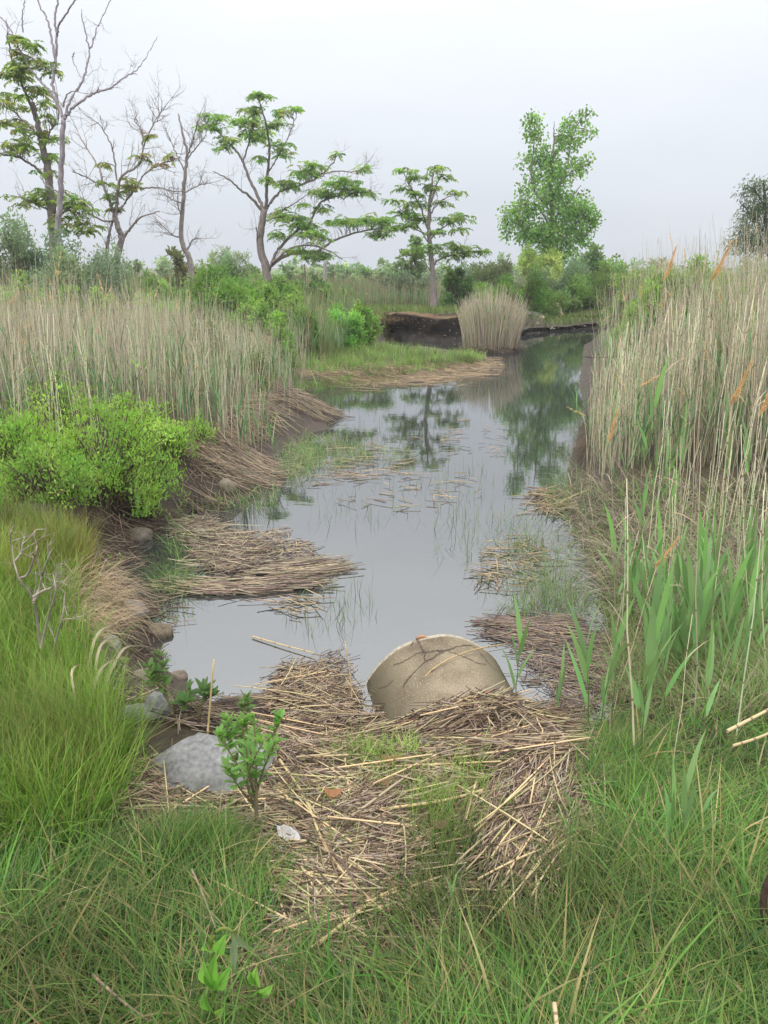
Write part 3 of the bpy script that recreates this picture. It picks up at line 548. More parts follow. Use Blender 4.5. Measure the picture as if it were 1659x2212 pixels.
tree('slender_tree', 'slender upright tree with tiers of flat leaf sprays by the far bank', 'tree', 30,
     [([(937, 655), (935, 600), (930, 540), (926, 493), (929, 430), (932, 400), (937, 375)], 14, 3), ([(926, 500), (905, 440), (882, 395), (872, 372)], 5, 2), ([(929, 440), (945, 395), (957, 365)], 5, 2), ([(927, 520), (960, 490), (1000, 473)], 4, 2), ([(934, 580), (950, 560), (1000, 545), (1030, 543)], 6, 2), ([(927, 525), (895, 480), (865, 452)], 4, 2), ([(927, 465), (955, 432), (987, 418)], 4, 2), ([(927, 510), (890, 492), (848, 493)], 4, 2), ([(933, 590), (910, 560), (885, 550)], 4, 2), ([(928, 480), (940, 440), (950, 437)], 3, 1.5)],
     [(880, 370, 24, 7), (905, 378, 24, 7), (945, 362, 20, 8), (965, 382, 16, 6), (868, 405, 18, 6), (852, 432, 18, 6), (987, 416, 16, 6), (900, 420, 24, 7), (940, 405, 16, 6), (895, 440, 28, 7), (872, 460, 28, 9), (950, 438, 18, 6), (900, 470, 28, 8), (992, 468, 26, 9), (960, 475, 24, 8), (985, 495, 22, 6), (940, 500, 22, 7), (847, 492, 20, 7), (882, 482, 22, 8), (925, 535, 24, 9), (980, 535, 34, 11), (1022, 542, 28, 9), (965, 550, 26, 8), (892, 545, 20, 9), (925, 400, 14, 6)], BR, ail(4, .30, [(.18, .28, .08), (.23, .33, .10), (.12, .20, .06)], (3, 3, 2), .11), dens=2.0, twigs=15, twig_len=.4, twig_r=.008)
tree('cottonwood_tree', 'tall narrow bright green tree standing right of centre', 'tree', 36,
     [([(1200, 650), (1195, 600), (1190, 540), (1192, 470), (1190, 400), (1195, 340), (1196, 290), (1197, 262)], 15, 1), ([(1191, 460), (1150, 400), (1152, 330), (1155, 260)], 6, 2), ([(1192, 430), (1225, 360), (1235, 300), (1262, 245)], 6, 2), ([(1192, 540), (1150, 500), (1105, 480), (1085, 475)], 6, 2), ([(1191, 530), (1235, 490), (1275, 460), (1285, 455)], 6, 2), ([(1191, 500), (1165, 450), (1130, 440)], 5, 2), ([(1191, 480), (1225, 440), (1255, 400)], 5, 2), ([(1192, 420), (1240, 365), (1272, 345)], 4, 2), ([(1190, 380), (1165, 330), (1135, 345)], 4, 2)],
     [(1150, 262, 14, 16), (1158, 290, 18, 14), (1140, 345, 20, 9), (1180, 335, 26, 24), (1228, 300, 26, 22), (1262, 248, 12, 12), (1266, 286, 12, 9), (1236, 265, 16, 14), (1190, 385, 42, 28), (1145, 408, 20, 12), (1240, 360, 28, 14), (1266, 345, 10, 8), (1200, 440, 50, 28), (1130, 455, 32, 22), (1105, 478, 22, 18), (1250, 460, 34, 30), (1275, 468, 14, 24), (1190, 500, 60, 32), (1240, 515, 34, 22), (1150, 505, 34, 20), (1200, 548, 40, 22), (1097, 505, 10, 12)], BR,
     lambda ac, C: leaf_cloud(ac, C, 15, .33, .125, .10, [(.20, .37, .10), (.27, .44, .14), (.14, .27, .07)], (3, 3, 2), .0, .5), dens=2.0)
tree('drooping_tree', 'dark grey green drooping tree cut off by the right edge', 'tree', 24,
     [([(1668, 620), (1664, 560), (1656, 500), (1652, 440), (1650, 390)], 16, 4), ([(1657, 510), (1630, 470), (1600, 440)], 6, 2), ([(1653, 450), (1630, 410), (1605, 405)], 5, 2), ([(1660, 540), (1620, 520), (1575, 530)], 6, 2), ([(1655, 480), (1690, 430), (1720, 400)], 6, 2)],
     [(1620, 402, 22, 10), (1640, 440, 28, 24), (1628, 470, 26, 18), (1602, 500, 20, 14), (1640, 510, 32, 28), (1582, 528, 18, 8), (1652, 400, 18, 14), (1600, 420, 6, 8), (1690, 430, 30, 40), (1690, 500, 30, 30), (1620, 535, 40, 12)], (.1, .085, .075),
     lambda ac, C: leaf_cloud(ac, C, 34, .26, .085, .028, [(.12, .17, .09), (.15, .21, .12), (.09, .13, .07)], (2, 2, 1), -.2, .6), dens=1.5)

# ------------------------------------------------------------------ shrubs
def shrub(name, label, cx, top, wpx, hpx, Y, cols, ll=.06, lw=.03, n=3000, group=None, cat='bush', nlobes=None, up=.5, per=14, rad=None, hang=0., stems=True, fine=False, ls=1.):
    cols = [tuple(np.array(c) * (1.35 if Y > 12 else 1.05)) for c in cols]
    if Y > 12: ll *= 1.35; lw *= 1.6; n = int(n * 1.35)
    k = Y / FPX; c = at_y(cx, top + hpx, Y); gz = float(H(c[0], c[1])); ztop = at_y(cx, top, Y)[2]; a = wpx * k / 2; h = max(ztop - gz, .3); zc0 = max(c[2], gz) 
    base = np.array([c[0], Y, gz]); root = thing(name, label, cat, tuple(base), group)
    nl = nlobes or max(9, int(7 + a * 6)); tips = []; T = max(10, n // per); 
    lx = U(-.78, .78, nl); ly = U(-.7, .7, nl); lz = rng.permutation(np.linspace(.12, 1, nl)) * (1 - .4 * (lx ** 2 + ly ** 2)); lr = U(.26, .44, nl) * ls
    i = rng.integers(0, nl, T); dv = nrm(rng.normal(0, 1, (T, 3)) + [0, 0, .25]); q = rng.uniform(.45, 1.0, (T, 1)) ** .6
    tp = np.stack([lx[i] * a, ly[i] * a, lz[i] * h * .86], -1) + dv * q * np.stack([lr[i] * a, lr[i] * a, lr[i] * h * .62], -1)
    if fine: tp[:, 2] += h * .22 * np.maximum(rng.normal(-.6, 1, T), 0); tp[:, :2] *= 1 + .12 * rng.normal(0, 1, (T, 1))
    tp[:, 2] = np.clip(tp[:, 2], .04, h * 1.25); tp[:, 2] += h * .04 * rng.normal(0, 1, T)
    tp += base
    ac = Acc(); rr = rad or max(.10, .16 * a)
    cidx = pick(cols, np.ones(len(cols)), nl, .1, .04)
    off = nrm(rng.normal(0, 1, (T * per, 3))) * (rr * rng.random((T * per, 1)) ** .6); cc = np.repeat(tp, per, 0) + off
    cc[:, 2] = np.maximum(cc[:, 2], gz + .01)
    kk = len(cc); d_ = nrm(off / rr * .6 + rng.normal(0, .5, (kk, 3)) + [0, 0, up - hang]); l_ = ll * U(.65, 1.3, kk)
    if fine:
        s = np.array([0, .25, .6, 1.]); ww = np.array([.2, .8, 1, .04])
    else: s = np.array([0, .45, 1.]); ww = np.array([.25, 1, .05])
    pth = cc[:, None] + d_[:, None] * (s[None, :, None] * l_[:, None, None]); pth[:, -1, 2] -= .1 * l_
    sv = nrm(np.cross(d_, rng.normal(0, 1, (kk, 3))))[:, None]
    col = np.repeat(cidx[i], per, 0) * (1 + rng.normal(0, .16, (kk, 1))) * (1 + rng.normal(0, .05, (kk, 3)))
    ac.strips(pth, sv, (lw / 2 * U(.8, 1.2, kk))[:, None] * ww[None], np.clip(col, .005, .9))
    build('foliage', ac, M_LEAF, root, base)
    if stems:
        m_ = min(T, 140); st = Acc(); t_ = tp[rng.permutation(T)[:m_]]; s = np.linspace(0, 1, 6)[None, :, None]
        p0 = base + np.column_stack([rng.normal(0, .1 * a, (m_, 2)), np.full(m_, -.03)]); mid = p0 + (t_ - p0) * [.35, .35, .65]
        st.tubes(p0[:, None] * (1 - s) ** 2 + 2 * mid[:, None] * s * (1 - s) + t_[:, None] * s ** 2, np.linspace(.010, .003, 6)[None] * np.ones((m_, 1)) * (1 + .5 * (Y > 15)), jit((.13, .10, .075), m_), 3)
        build('stems', st, M_BARK, root, base)
    return root
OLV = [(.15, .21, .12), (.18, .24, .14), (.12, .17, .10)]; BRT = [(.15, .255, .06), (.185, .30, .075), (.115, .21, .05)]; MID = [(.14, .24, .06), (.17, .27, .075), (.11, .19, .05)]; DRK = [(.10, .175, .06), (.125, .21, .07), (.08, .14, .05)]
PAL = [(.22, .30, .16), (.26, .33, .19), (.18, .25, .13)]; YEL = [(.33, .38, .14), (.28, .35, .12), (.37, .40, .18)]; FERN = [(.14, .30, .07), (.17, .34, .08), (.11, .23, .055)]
sh = [
 ('olive_shrub', 'grey green round shrub at the left edge under the leafy tree', 60, 455, 170, 170, 21, OLV, .07, .026, 7000), ('olive_shrub', 'large silvery olive shrub in front of the tall dead tree trunk', 168, 505, 190, 140, 20, OLV, .065, .024, 8000),
 ('leafy_bush', 'dark green bush at the foot of the half bare tree', 232, 545, 110, 110, 21.5, DRK, .07, .04, 4000), ('leafy_bush', 'bright green bush among reeds below the large olive shrub', 130, 610, 100, 60, 16, BRT, .06, .026, 3000), ('leafy_bush', 'bright green bush low at the left edge behind the reeds', 8, 612, 70, 60, 15, BRT, .06, .026, 2200),
 ('leafy_bush', 'yellow green bush between the olive shrub and the crooked bare tree', 352, 600, 120, 60, 21, MID, .07, .03, 2600), ('leafy_bush', 'wide bright green bush right of the crooked bare tree', 470, 585, 190, 75, 20, BRT, .065, .03, 6000), ('willow_shrub', 'pale grey green feathery shrub left of the spreading tree', 508, 522, 110, 110, 29, PAL, .1, .022, 4000),
 ('sumac_sapling', 'small brownish green sapling behind the crooked bare tree', 388, 545, 80, 70, 30, [(.11, .13, .05), (.14, .15, .06)], .14, .05, 900), ('leafy_bush', 'green bush at the foot of the spreading tree', 610, 595, 110, 75, 24, MID, .08, .035, 3500), ('leafy_bush', 'dark green bush right of the spreading tree trunk', 680, 590, 80, 60, 25, DRK, .08, .04, 2400),
 ('fern_bush', 'bright feathery green bush left of the black peat bank', 745, 650, 75, 85, 20.3, FERN, .07, .018, 3600), ('leafy_bush', 'small leafy green bush beside the left end of the peat bank', 792, 652, 55, 50, 21.5, BRT, .07, .03, 1500), ('fern_bush', 'green feathery bush on the marsh edge among tan reeds', 668, 655, 50, 75, 18.5, MID, .07, .02, 2200),
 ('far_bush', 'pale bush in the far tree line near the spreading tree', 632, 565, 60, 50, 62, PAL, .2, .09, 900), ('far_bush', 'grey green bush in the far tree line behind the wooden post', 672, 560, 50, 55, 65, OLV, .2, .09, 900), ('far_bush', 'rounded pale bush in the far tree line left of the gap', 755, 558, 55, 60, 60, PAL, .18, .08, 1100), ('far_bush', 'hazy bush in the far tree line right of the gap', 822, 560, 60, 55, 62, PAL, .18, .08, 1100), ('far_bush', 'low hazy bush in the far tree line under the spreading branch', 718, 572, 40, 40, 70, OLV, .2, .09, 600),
 ('poplar_sapling', 'young pale green poplar left of the slender tree', 885, 500, 60, 125, 40, [(.13, .20, .09), (.15, .22, .1)], .13, .09, 1100), ('leafy_bush', 'grey green thicket behind the slender tree trunk', 890, 575, 110, 70, 36, OLV, .1, .05, 2600), ('leafy_bush', 'dark green bush just right of the slender tree trunk', 985, 570, 70, 95, 31, DRK, .1, .05, 2600), ('leafy_bush', 'olive thicket between the slender tree and the tall bright tree', 1058, 560, 130, 110, 36, [(.12, .16, .07), (.14, .18, .085)], .1, .04, 4600),
 ('far_bush', 'thin pale bush top rising behind the olive thicket', 1082, 535, 50, 50, 50, PAL, .14, .06, 500), ('leafy_bush', 'rounded bright green bush behind the reed clump', 1122, 585, 115, 105, 29.5, [(.10, .20, .04), (.12, .225, .05), (.08, .165, .035)], .07, .022, 5500), ('willow_shrub', 'yellow green willow in front of the tall bright tree', 1165, 515, 95, 130, 35, YEL, .14, .03, 3600), ('olive_shrub', 'silvery grey green shrub above the pale stump', 1212, 565, 135, 110, 33.5, OLV, .08, .03, 6000),
 ('leafy_bush', 'low dark green bush directly behind the pale stump', 1212, 622, 115, 55, 32.8, DRK, .09, .045, 2600), ('sumac_bush', 'dark spreading bush top right of the tall bright tree', 1272, 538, 80, 60, 42, DRK, .18, .08, 1300), ('leafy_bush', 'mid green bush at the right end of the far bank', 1278, 580, 105, 110, 33, MID, .08, .025, 4600), ('leafy_bush', 'olive green bush beside the right reeds at the far end', 1330, 585, 90, 110, 31, [(.12, .17, .05), (.14, .19, .06)], .07, .025, 3200),
 ('leafy_bush', 'bright green bush behind the left part of the right reeds', 1400, 590, 140, 120, 14, BRT, .05, .022, 6000), ('leafy_bush', 'bright green bush behind the middle of the right reeds', 1500, 562, 150, 150, 14.5, BRT, .05, .022, 7000), ('leafy_bush', 'bright green bush at the right edge behind the reeds', 1610, 555, 150, 150, 14, BRT, .05, .022, 7000), ('leafy_bush', 'yellow green bush inside the right reed bed', 1560, 740, 130, 190, 9.2, BRT, .04, .015, 3400), ('leafy_bush', 'bright green bush low at right edge among tall reeds', 1650, 720, 90, 200, 9, BRT, .04, .015, 2600),
 ('marsh_shrub', 'sparse olive shrub standing in the middle of the left reeds', 412, 675, 150, 110, 11.5, [(.115, .17, .05), (.13, .19, .06)], .04, .012, 3600), ('marsh_shrub', 'thin green shrub at the right side of left reeds', 556, 745, 60, 110, 11.2, BRT, .04, .012, 1200), ('marsh_shrub', 'small green shrub between left reeds and marsh grass', 600, 690, 60, 60, 14.5, MID, .05, .014, 1400),
 ('leafy_bush', 'green bush behind the left reeds right of the pale willow shrub', 560, 610, 90, 60, 21, MID, .07, .03, 3000), ('leafy_bush', 'bright bush behind the left reeds below the big olive shrub', 210, 610, 80, 50, 17.5, BRT, .06, .026, 2200),
]
for a_ in sh: shrub(*a_)
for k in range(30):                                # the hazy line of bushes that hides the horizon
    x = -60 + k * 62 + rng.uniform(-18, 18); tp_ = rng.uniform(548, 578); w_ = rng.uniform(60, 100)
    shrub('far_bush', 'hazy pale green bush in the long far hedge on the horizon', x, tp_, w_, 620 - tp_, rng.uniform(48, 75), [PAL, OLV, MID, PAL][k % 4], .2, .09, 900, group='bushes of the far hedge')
for x, tp_, w_, h_, Y_, c_ in [(290, 600, 110, 60, 24, BRT), (400, 605, 110, 60, 23, MID), (545, 590, 120, 60, 27, BRT), (640, 620, 90, 70, 22, BRT), (720, 612, 90, 60, 26, MID), (60, 600, 130, 60, 18, MID), (270, 625, 120, 45, 18.5, BRT), (380, 640, 130, 40, 17.5, BRT), (520, 640, 140, 45, 18.5, MID), (590, 655, 90, 50, 17, BRT)]:
    shrub('leafy_bush', 'green bush in the hedge behind the left reeds', x, tp_, w_, h_, Y_, c_, .065, .03, 2600, group='bushes of the hedge behind the left reeds')
for x, tp_, w_, h_, Y_, c_ in [(1020, 610, 100, 70, 33, MID), (1075, 615, 110, 80, 31.5, BRT), (1255, 600, 90, 90, 34, BRT), (1165, 620, 110, 60, 31.5, MID), (1380, 575, 130, 90, 24, MID), (1460, 572, 130, 90, 22, BRT)]:
    shrub('leafy_bush', 'green bush of the dense thicket on the far bank', x, tp_, w_, h_, Y_, c_, .07, .032, 3600, group='bushes of the far bank thicket')
IVA = [(.25, .42, .085), (.31, .48, .11), (.19, .34, .07)]
for a_ in [('marsh_shrub', 'large bright green shrub on the left bank, closest to the pond', 240, 855, 260, 250, 6.3, IVA, .038, .0115, 6000), ('marsh_shrub', 'bright green shrub at the left edge beside the reeds', 60, 880, 230, 230, 6.2, IVA, .038, .0115, 5000), ('marsh_shrub', 'thin bright green shrub rising behind the large shrub', 130, 815, 190, 200, 7.4, IVA, .038, .0115, 2600),
           ('marsh_shrub', 'bright green shrub with loose stems leaning towards the pond', 365, 905, 130, 130, 7.2, IVA, .038, .0115, 2000), ('marsh_shrub', 'lanky green shrub sprig at the edge of the cut left bank', 440, 905, 60, 100, 7.8, IVA, .036, .011, 500), ('marsh_shrub', 'low bright green shrub hanging over the dark mud bank', 310, 950, 170, 150, 6.5, IVA, .036, .011, 2000), ('marsh_shrub', 'broad bright green shrub in the front left corner of the shrub patch', 110, 960, 240, 165, 5.7, IVA, .038, .0115, 3200), ('marsh_shrub', 'low bright green shrub at the foot of the left reeds', 300, 850, 160, 130, 7.8, IVA, .038, .0115, 1800)]:
    shrub(*a_, up=1.1, per=16, rad=.085, fine=True, nlobes=34, ls=.55)

# ------------------------------------------------------------------ reed beds
TAN = [(.57, .52, .39), (.50, .455, .35), (.40, .36, .295), (.66, .60, .45), (.33, .26, .20), (.30, .37, .18)]
TAN_W = [3, 3, 2.5, 1.5, 1, .9]
RG = [(.16, .28, .12), (.20, .33, .135), (.13, .23, .11)]
def world_poly(px, z): return at_z(*np.array(px, float).T, z)[:, :2]
def poly_xy(poly, n, bias=0.):
    lo, hi = poly.min(0), poly.max(0); r = np.zeros((0, 2))
    while len(r) < n:
        q = rng.uniform(lo, hi, (n * 3, 2)); q = q[inpoly(q[:, 0], q[:, 1], poly)]
        if bias: q = q[rng.random(len(q)) < np.clip((lo[1] + 1) / q[:, 1], 0, 1) ** bias]
        r = np.concatenate([r, q])
    return r[:n]
def reed_stems(ac, P, h, lean, laz, rad, cols, wts, K=3, T=5):
    n = len(P); s = np.linspace(0, 1, T)[None]
    hx = (np.sin(lean) * h)[:, None] * (s * .5 + s ** 2 * .5)
    path = np.stack([P[:, :1] + hx * np.cos(laz)[:, None], P[:, 1:2] + hx * np.sin(laz)[:, None], P[:, 2:3] + (np.cos(lean) * h)[:, None] * s], -1)
    path[:, 1:, :2] += rng.normal(0, .006, (n, T - 1, 2)) * h[:, None, None]
    col = pick(cols, wts, n, .14, .05)
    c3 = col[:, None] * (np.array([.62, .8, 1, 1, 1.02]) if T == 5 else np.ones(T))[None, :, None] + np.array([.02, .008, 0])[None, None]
    ac.tubes(path, rad[:, None] * np.linspace(1.1, .4, T)[None], c3, K)
    return path
def long_leaves(ac, P, az, ang, Ln, w, col, droop=.5, T=6):
    n = len(P); s = np.linspace(0, 1, T); th = ang[:, None] + droop * rng.uniform(.1, 1, (n, 1)) * s[None] ** 2
    st = (Ln / (T - 1))[:, None]; hx = np.cumsum(np.sin(th) * st, 1) - np.sin(th[:, :1]) * st; hz = np.cumsum(np.cos(th) * st, 1) - np.cos(th[:, :1]) * st
    path = np.stack([P[:, :1] + hx * np.cos(az)[:, None], P[:, 1:2] + hx * np.sin(az)[:, None], P[:, 2:3] + hz], -1)
    tw = rng.normal(0, .7, n); sdv = nrm(np.stack([-np.sin(az + tw), np.cos(az + tw), rng.normal(0, .15, n)], -1))[:, None]
    prof = np.interp(s, [0, .12, .35, .7, 1], [.35, .8, 1, .62, .02])
    ac.strips(path, sdv, (w / 2)[:, None] * prof[None], col)
def plume(ac, P, D, Ln, cols, n=70, wd=.013):
    """drooping one-sided seed head: many fine curved strands; P,D (N,3)"""
    N = len(P); ix = np.repeat(np.arange(N), n); u = rng.uniform(0, 1, len(ix)); k = len(ix)
    side = nrm(np.cross(D, rng.normal(0, 1, (N, 3)))); 
    b_ = P[ix] + D[ix] * (u * Ln[ix])[:, None]; d_ = nrm(D[ix] + side[ix] * U(-.1, .5, k)[:, None] + rng.normal(0, .16, (k, 3)))
    l_ = Ln[ix] * .36 * (1 - .7 * u) * U(.6, 1.2, k); s = np.array([0, .5, 1.])
    pth = b_[:, None] + d_[:, None] * (s[None, :, None] * l_[:, None, None]); pth[:, 2, 2] -= .25 * l_; pth[:, 2] += side[ix] * (.12 * l_)[:, None]
    sv = nrm(np.cross(d_, rng.normal(0, 1, (k, 3))))[:, None]
    ac.strips(pth, sv, (wd * Ln[ix])[:, None] * np.array([[.5, 1, .2]]), np.repeat(jit(cols, N, .1, .04), n, 0) * (1 + rng.normal(0, .12, (k, 1))))
PLC = (.62, .46, .25)
def reed_bed(name, label, P, h, lean_sd, green, plumes, rad=.0032, cols=TAN, wts=TAN_W, gl=(.22, .4), lead=(0, 0)):
    ac = Acc(); n = len(P); lx = rng.normal(lead[0], lean_sd, n); ly = rng.normal(lead[1], lean_sd, n); lean = np.hypot(lx, ly); laz = np.arctan2(ly, lx)
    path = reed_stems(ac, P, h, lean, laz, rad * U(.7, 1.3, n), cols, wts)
    m_ = int(n * green)
    if m_:                                           # new green shoots: short stems with upright leaves
        i = rng.integers(0, n, m_); Q = P[i] + np.column_stack([rng.normal(0, .12, (m_, 2)), np.zeros(m_)]); gh = h[i] * U(.3, .75, m_)
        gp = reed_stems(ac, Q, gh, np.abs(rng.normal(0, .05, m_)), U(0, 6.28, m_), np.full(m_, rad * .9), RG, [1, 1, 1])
        j = np.repeat(np.arange(m_), 4); f = U(.35, 1, len(j)); fi = (f * 4).astype(int).clip(0, 3); fr_ = (f * 4 - fi)[:, None]
        b_ = gp[j, fi] * (1 - fr_) + gp[j, fi + 1] * fr_
        long_leaves(ac, b_, U(0, 6.28, len(j)), U(.1, .5, len(j)), U(*gl, len(j)), U(.009, .018, len(j)), pick(RG, [1, 1, 1], len(j)))
    build(name, ac, M_STRAW)
    o = COL.objects[-1]; tag(o, label, kind='stuff')
    k = int(n * plumes)
    if k:
        i = rng.permutation(n)[:k]; tp = path[i, -1]; dd = nrm(path[i, -1] - path[i, -2] + rng.normal(0, .12, (k, 3)))
        pc = Acc(); plume(pc, tp - dd * .03, dd, U(.14, .24, k), PLC, 36)
        o2 = build('reed_plumes', pc, M_PLUME); tag(o2, 'feathery tan seed plumes topping ' + label.split(' ', 2)[2], kind='stuff')
    return path
lp = world_poly([(-260, 1010), (0, 985), (330, 960), (470, 962), (560, 905), (612, 850), (632, 800), (648, 745), (560, 735), (-420, 745)], .35)
xy = poly_xy(lp, 11000, 1.2); xy = xy + rng.normal(0, .22, xy.shape); xy = xy[(sdist(xy[:, 0], xy[:, 1]) > .12) & (fbm(xy[:, 0], xy[:, 1], 2.2, 2, 13) > rng.uniform(-1.3, -.1, len(xy)))]; z = H(xy[:, 0], xy[:, 1]); P = np.column_stack([xy, z - .02])
xy0 = xy
hh = np.clip(1.62 - .047 * xy[:, 1] + np.clip(-xy[:, 0] - 3.6, 0, 2.5) * .10, .75, 1.6) * np.clip(.42 + sdist(xy[:, 0], xy[:, 1]) / 2.6, .42, 1) * np.clip(1 + .16 * fbm(xy[:, 0], xy[:, 1], 1.5, 3, 6) + rng.normal(0, .17, len(xy)) + .4 * (rng.random(len(xy)) < .07), .4, 1.6)
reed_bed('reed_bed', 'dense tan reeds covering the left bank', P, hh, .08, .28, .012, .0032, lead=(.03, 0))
rpo = world_poly([(1262, 1000), (1305, 1035), (1400, 1005), (1659, 1040), (1850, 1080), (2050, 760), (1659, 735), (1310, 740), (1275, 800), (1278, 900)], .28)
xy = poly_xy(rpo, 4300, 2.6); z = H(xy[:, 0], xy[:, 1]); P = np.column_stack([xy, z - .02])
hR = lambda x, y, n: np.clip(0.92 + (x - 2.1) * .44 - np.clip(y - 9, 0, 9) * .045, .8, 1.75) * np.clip(1 + .1 * fbm(x, y, 1.4, 2, 3) + rng.normal(0, .21, n), .4, 1.4)
dR = sdist(xy[:, 0], xy[:, 1]); kp_ = (dR > .08) & (rng.random(len(xy)) < np.clip(.35 + dR / 1.2, 0, 1)); xy, P, dR = xy[kp_], P[kp_], dR[kp_]
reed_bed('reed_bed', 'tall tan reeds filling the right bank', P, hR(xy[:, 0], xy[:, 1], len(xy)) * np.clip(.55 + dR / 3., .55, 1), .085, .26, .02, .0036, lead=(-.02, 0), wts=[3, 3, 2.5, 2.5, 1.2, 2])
bk = np.concatenate([poly_xy(world_poly([(-350, 742), (640, 742), (700, 690), (600, 668), (-420, 668)], .5), 5500), poly_xy(world_poly([(640, 742), (730, 742), (770, 700), (700, 675), (640, 690)], .5), 1400)])
z = H(bk[:, 0], bk[:, 1]); P = np.column_stack([bk, z - .02])
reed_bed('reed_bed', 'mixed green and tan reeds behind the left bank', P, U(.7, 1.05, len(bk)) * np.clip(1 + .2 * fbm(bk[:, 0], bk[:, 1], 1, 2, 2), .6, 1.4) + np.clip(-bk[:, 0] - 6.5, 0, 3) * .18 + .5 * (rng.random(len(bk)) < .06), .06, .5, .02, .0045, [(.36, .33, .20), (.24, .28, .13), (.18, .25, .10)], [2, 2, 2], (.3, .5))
ff = np.concatenate([rng.uniform((-4, 33), (5, 42), (4200, 2)), rng.uniform((-16, 30), (-4, 40), (4200, 2)), rng.uniform((8, 20), (18, 34), (3500, 2)), rng.uniform((5, 38), (20, 50), (2500, 2))])
z = H(ff[:, 0], ff[:, 1]); P = np.column_stack([ff, z - .02])
reed_bed('reed_bed', 'pale far reeds along the horizon', P, U(.6, 1.15, len(ff)), .05, .35, .02, .007, [(.40, .36, .25), (.22, .27, .13), (.30, .32, .18)], [2, 1.4, 1.4], (.3, .5))
# far meadow: low ground cover
ac = Acc(); q = np.concatenate([rng.uniform((-45, 40), (45, 120), (9000, 2)), rng.uniform((-14, 23), (14, 42), (16000, 2)), rng.uniform((-1, 24), (9, 31), (9000, 2))]); q = q[sdist(q[:, 0], q[:, 1]) > .1]
P = np.column_stack([q, H(q[:, 0], q[:, 1])]); n = len(P)
blades(ac, P, U(0, 6.28, n), U(.1, .6, n), U(.2, .9, n), U(.18, .5, n) * np.clip(P[:, 1] / 40, .55, 1.6), U(.012, .03, n) * np.clip(P[:, 1] / 30, .6, 3), pick([(.10, .17, .04), (.14, .2, .06), (.24, .22, .11)], [3, 2, 1], n), 4)
tag(build('meadow_grass', ac, M_GRASS), 'rough green grass behind the far bank', kind='stuff')
# turf cap on the cut bank
ac = Acc(); pts = poly_px([(800, 690), (840, 688), (1000, 682), (1140, 684), (1290, 700), (1300, 690), (1000, 655), (830, 660)], 5000); P = G(pts[:, 0], pts[:, 1]); P[:, 1] = np.clip(P[:, 1], 24.0, 31); P[:, 2] = H(P[:, 0], P[:, 1]); n = len(P)
fo = (P[:, 1] < 25.3)[:, None]
hx = U(-.2, 2.6, 900); hy = 24.1 + .12 * fbm(hx, hx * 0, 4.5, 3, 3) + rng.normal(0, .12, 900); HP = np.column_stack([hx, hy, .62 + rng.normal(0, .04, 900)])
blades(ac, HP, -np.pi / 2 + rng.normal(0, .6, 900), U(.6, 1.3, 900), U(.8, 1.7, 900), U(.12, .4, 900), U(.006, .014, 900), pick([(.22, .13, .06), (.12, .08, .05), (.2, .22, .07), (.05, .035, .03)], [2, 1.5, 1, 1.5], 900), 5)
blades(ac, P, U(0, 6.28, n), U(.1, .8, n), U(.3, 1.2, n), U(.10, .24, n), U(.006, .014, n), np.where(fo & (rng.random((n, 1)) < .6), pick([(.28, .17, .06), (.3, .22, .09)], [1, 1], n), pick([(.12, .2, .04), (.16, .22, .05)], [1, 1], n)), 4)
tag(build('bank_turf', ac, M_GRASS), 'short orange and green turf along the top of the black bank', kind='stuff')

# the reed clump in the far channel
c0 = at_z(1060, 758); CL = thing('reed_clump', 'round clump of tan reeds standing in the water before the black bank', 'reeds', tuple(c0))
ac = Acc(); n = 1500; a_ = U(0, 6.28, n); r_ = np.sqrt(U(0, 1, n)); off = np.column_stack([r_ * np.cos(a_) * .72, r_ * np.sin(a_) * .5])
P = np.column_stack([c0[:2] + off, np.full(n, .08) + .1 * (1 - r_)]); h = 1.18 * (1 - .25 * r_ ** 2) * np.clip(1 + rng.normal(0, .2, n), .4, 1.3)
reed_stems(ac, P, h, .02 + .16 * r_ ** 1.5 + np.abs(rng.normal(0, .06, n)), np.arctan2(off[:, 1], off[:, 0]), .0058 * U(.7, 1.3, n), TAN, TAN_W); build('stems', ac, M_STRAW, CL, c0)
ac = Acc(); n = 500; a_ = U(0, 6.28, n); r_ = np.sqrt(U(0, 1, n)) * .9; P = np.column_stack([c0[0] + .7 * r_ * np.cos(a_), c0[1] + .48 * r_ * np.sin(a_), U(.2, 1.0, n)])
long_leaves(ac, P, U(0, 6.28, n), U(.08, .4, n), U(.25, .4, n), U(.018, .03, n), pick(RG + [(.2, .26, .1)], [1, 1, 1, 1], n)); build('green_leaves', ac, M_REEDLEAF, CL, c0)
ac = Acc(); nr_, na_ = 10, 60; u = np.linspace(.02, 1, nr_)[:, None]; a2 = np.linspace(0, 2 * np.pi, na_, endpoint=False)[None]
edge = 1.0 + .09 * np.sin(a2 * 5 + 1) + .05 * np.sin(a2 * 13)
Pm = np.stack([c0[0] + u * edge * .80 * np.cos(a2), c0[1] + u * edge * .58 * np.sin(a2), .20 * (1 - u ** 4) + .03 * np.sin(a2 * 9 + u * 6) * (u > .2) - .10 * (u > .97)], -1)
b_ = np.arange(nr_ - 1)[:, None] * na_; ac.add(Pm, np.stack([b_ + np.arange(na_), b_ + na_ + np.arange(na_), b_ + na_ + (np.arange(na_) + 1) % na_, b_ + (np.arange(na_) + 1) % na_], -1), (.045, .034, .026))
n = 320; a_ = U(0, 6.28, n); P = np.column_stack([c0[0] + .72 * np.cos(a_), c0[1] + .52 * np.sin(a_), U(.05, .2, n)]); blades(ac, P, a_, U(.9, 1.6, n), U(.4, 1.2, n), U(.12, .35, n), np.full(n, .012), pick([(.16, .11, .08), (.26, .2, .14), (.09, .06, .05)], [2, 1, 2], n), 4)
build('root_mat', ac, M_GROUND, CL, c0)

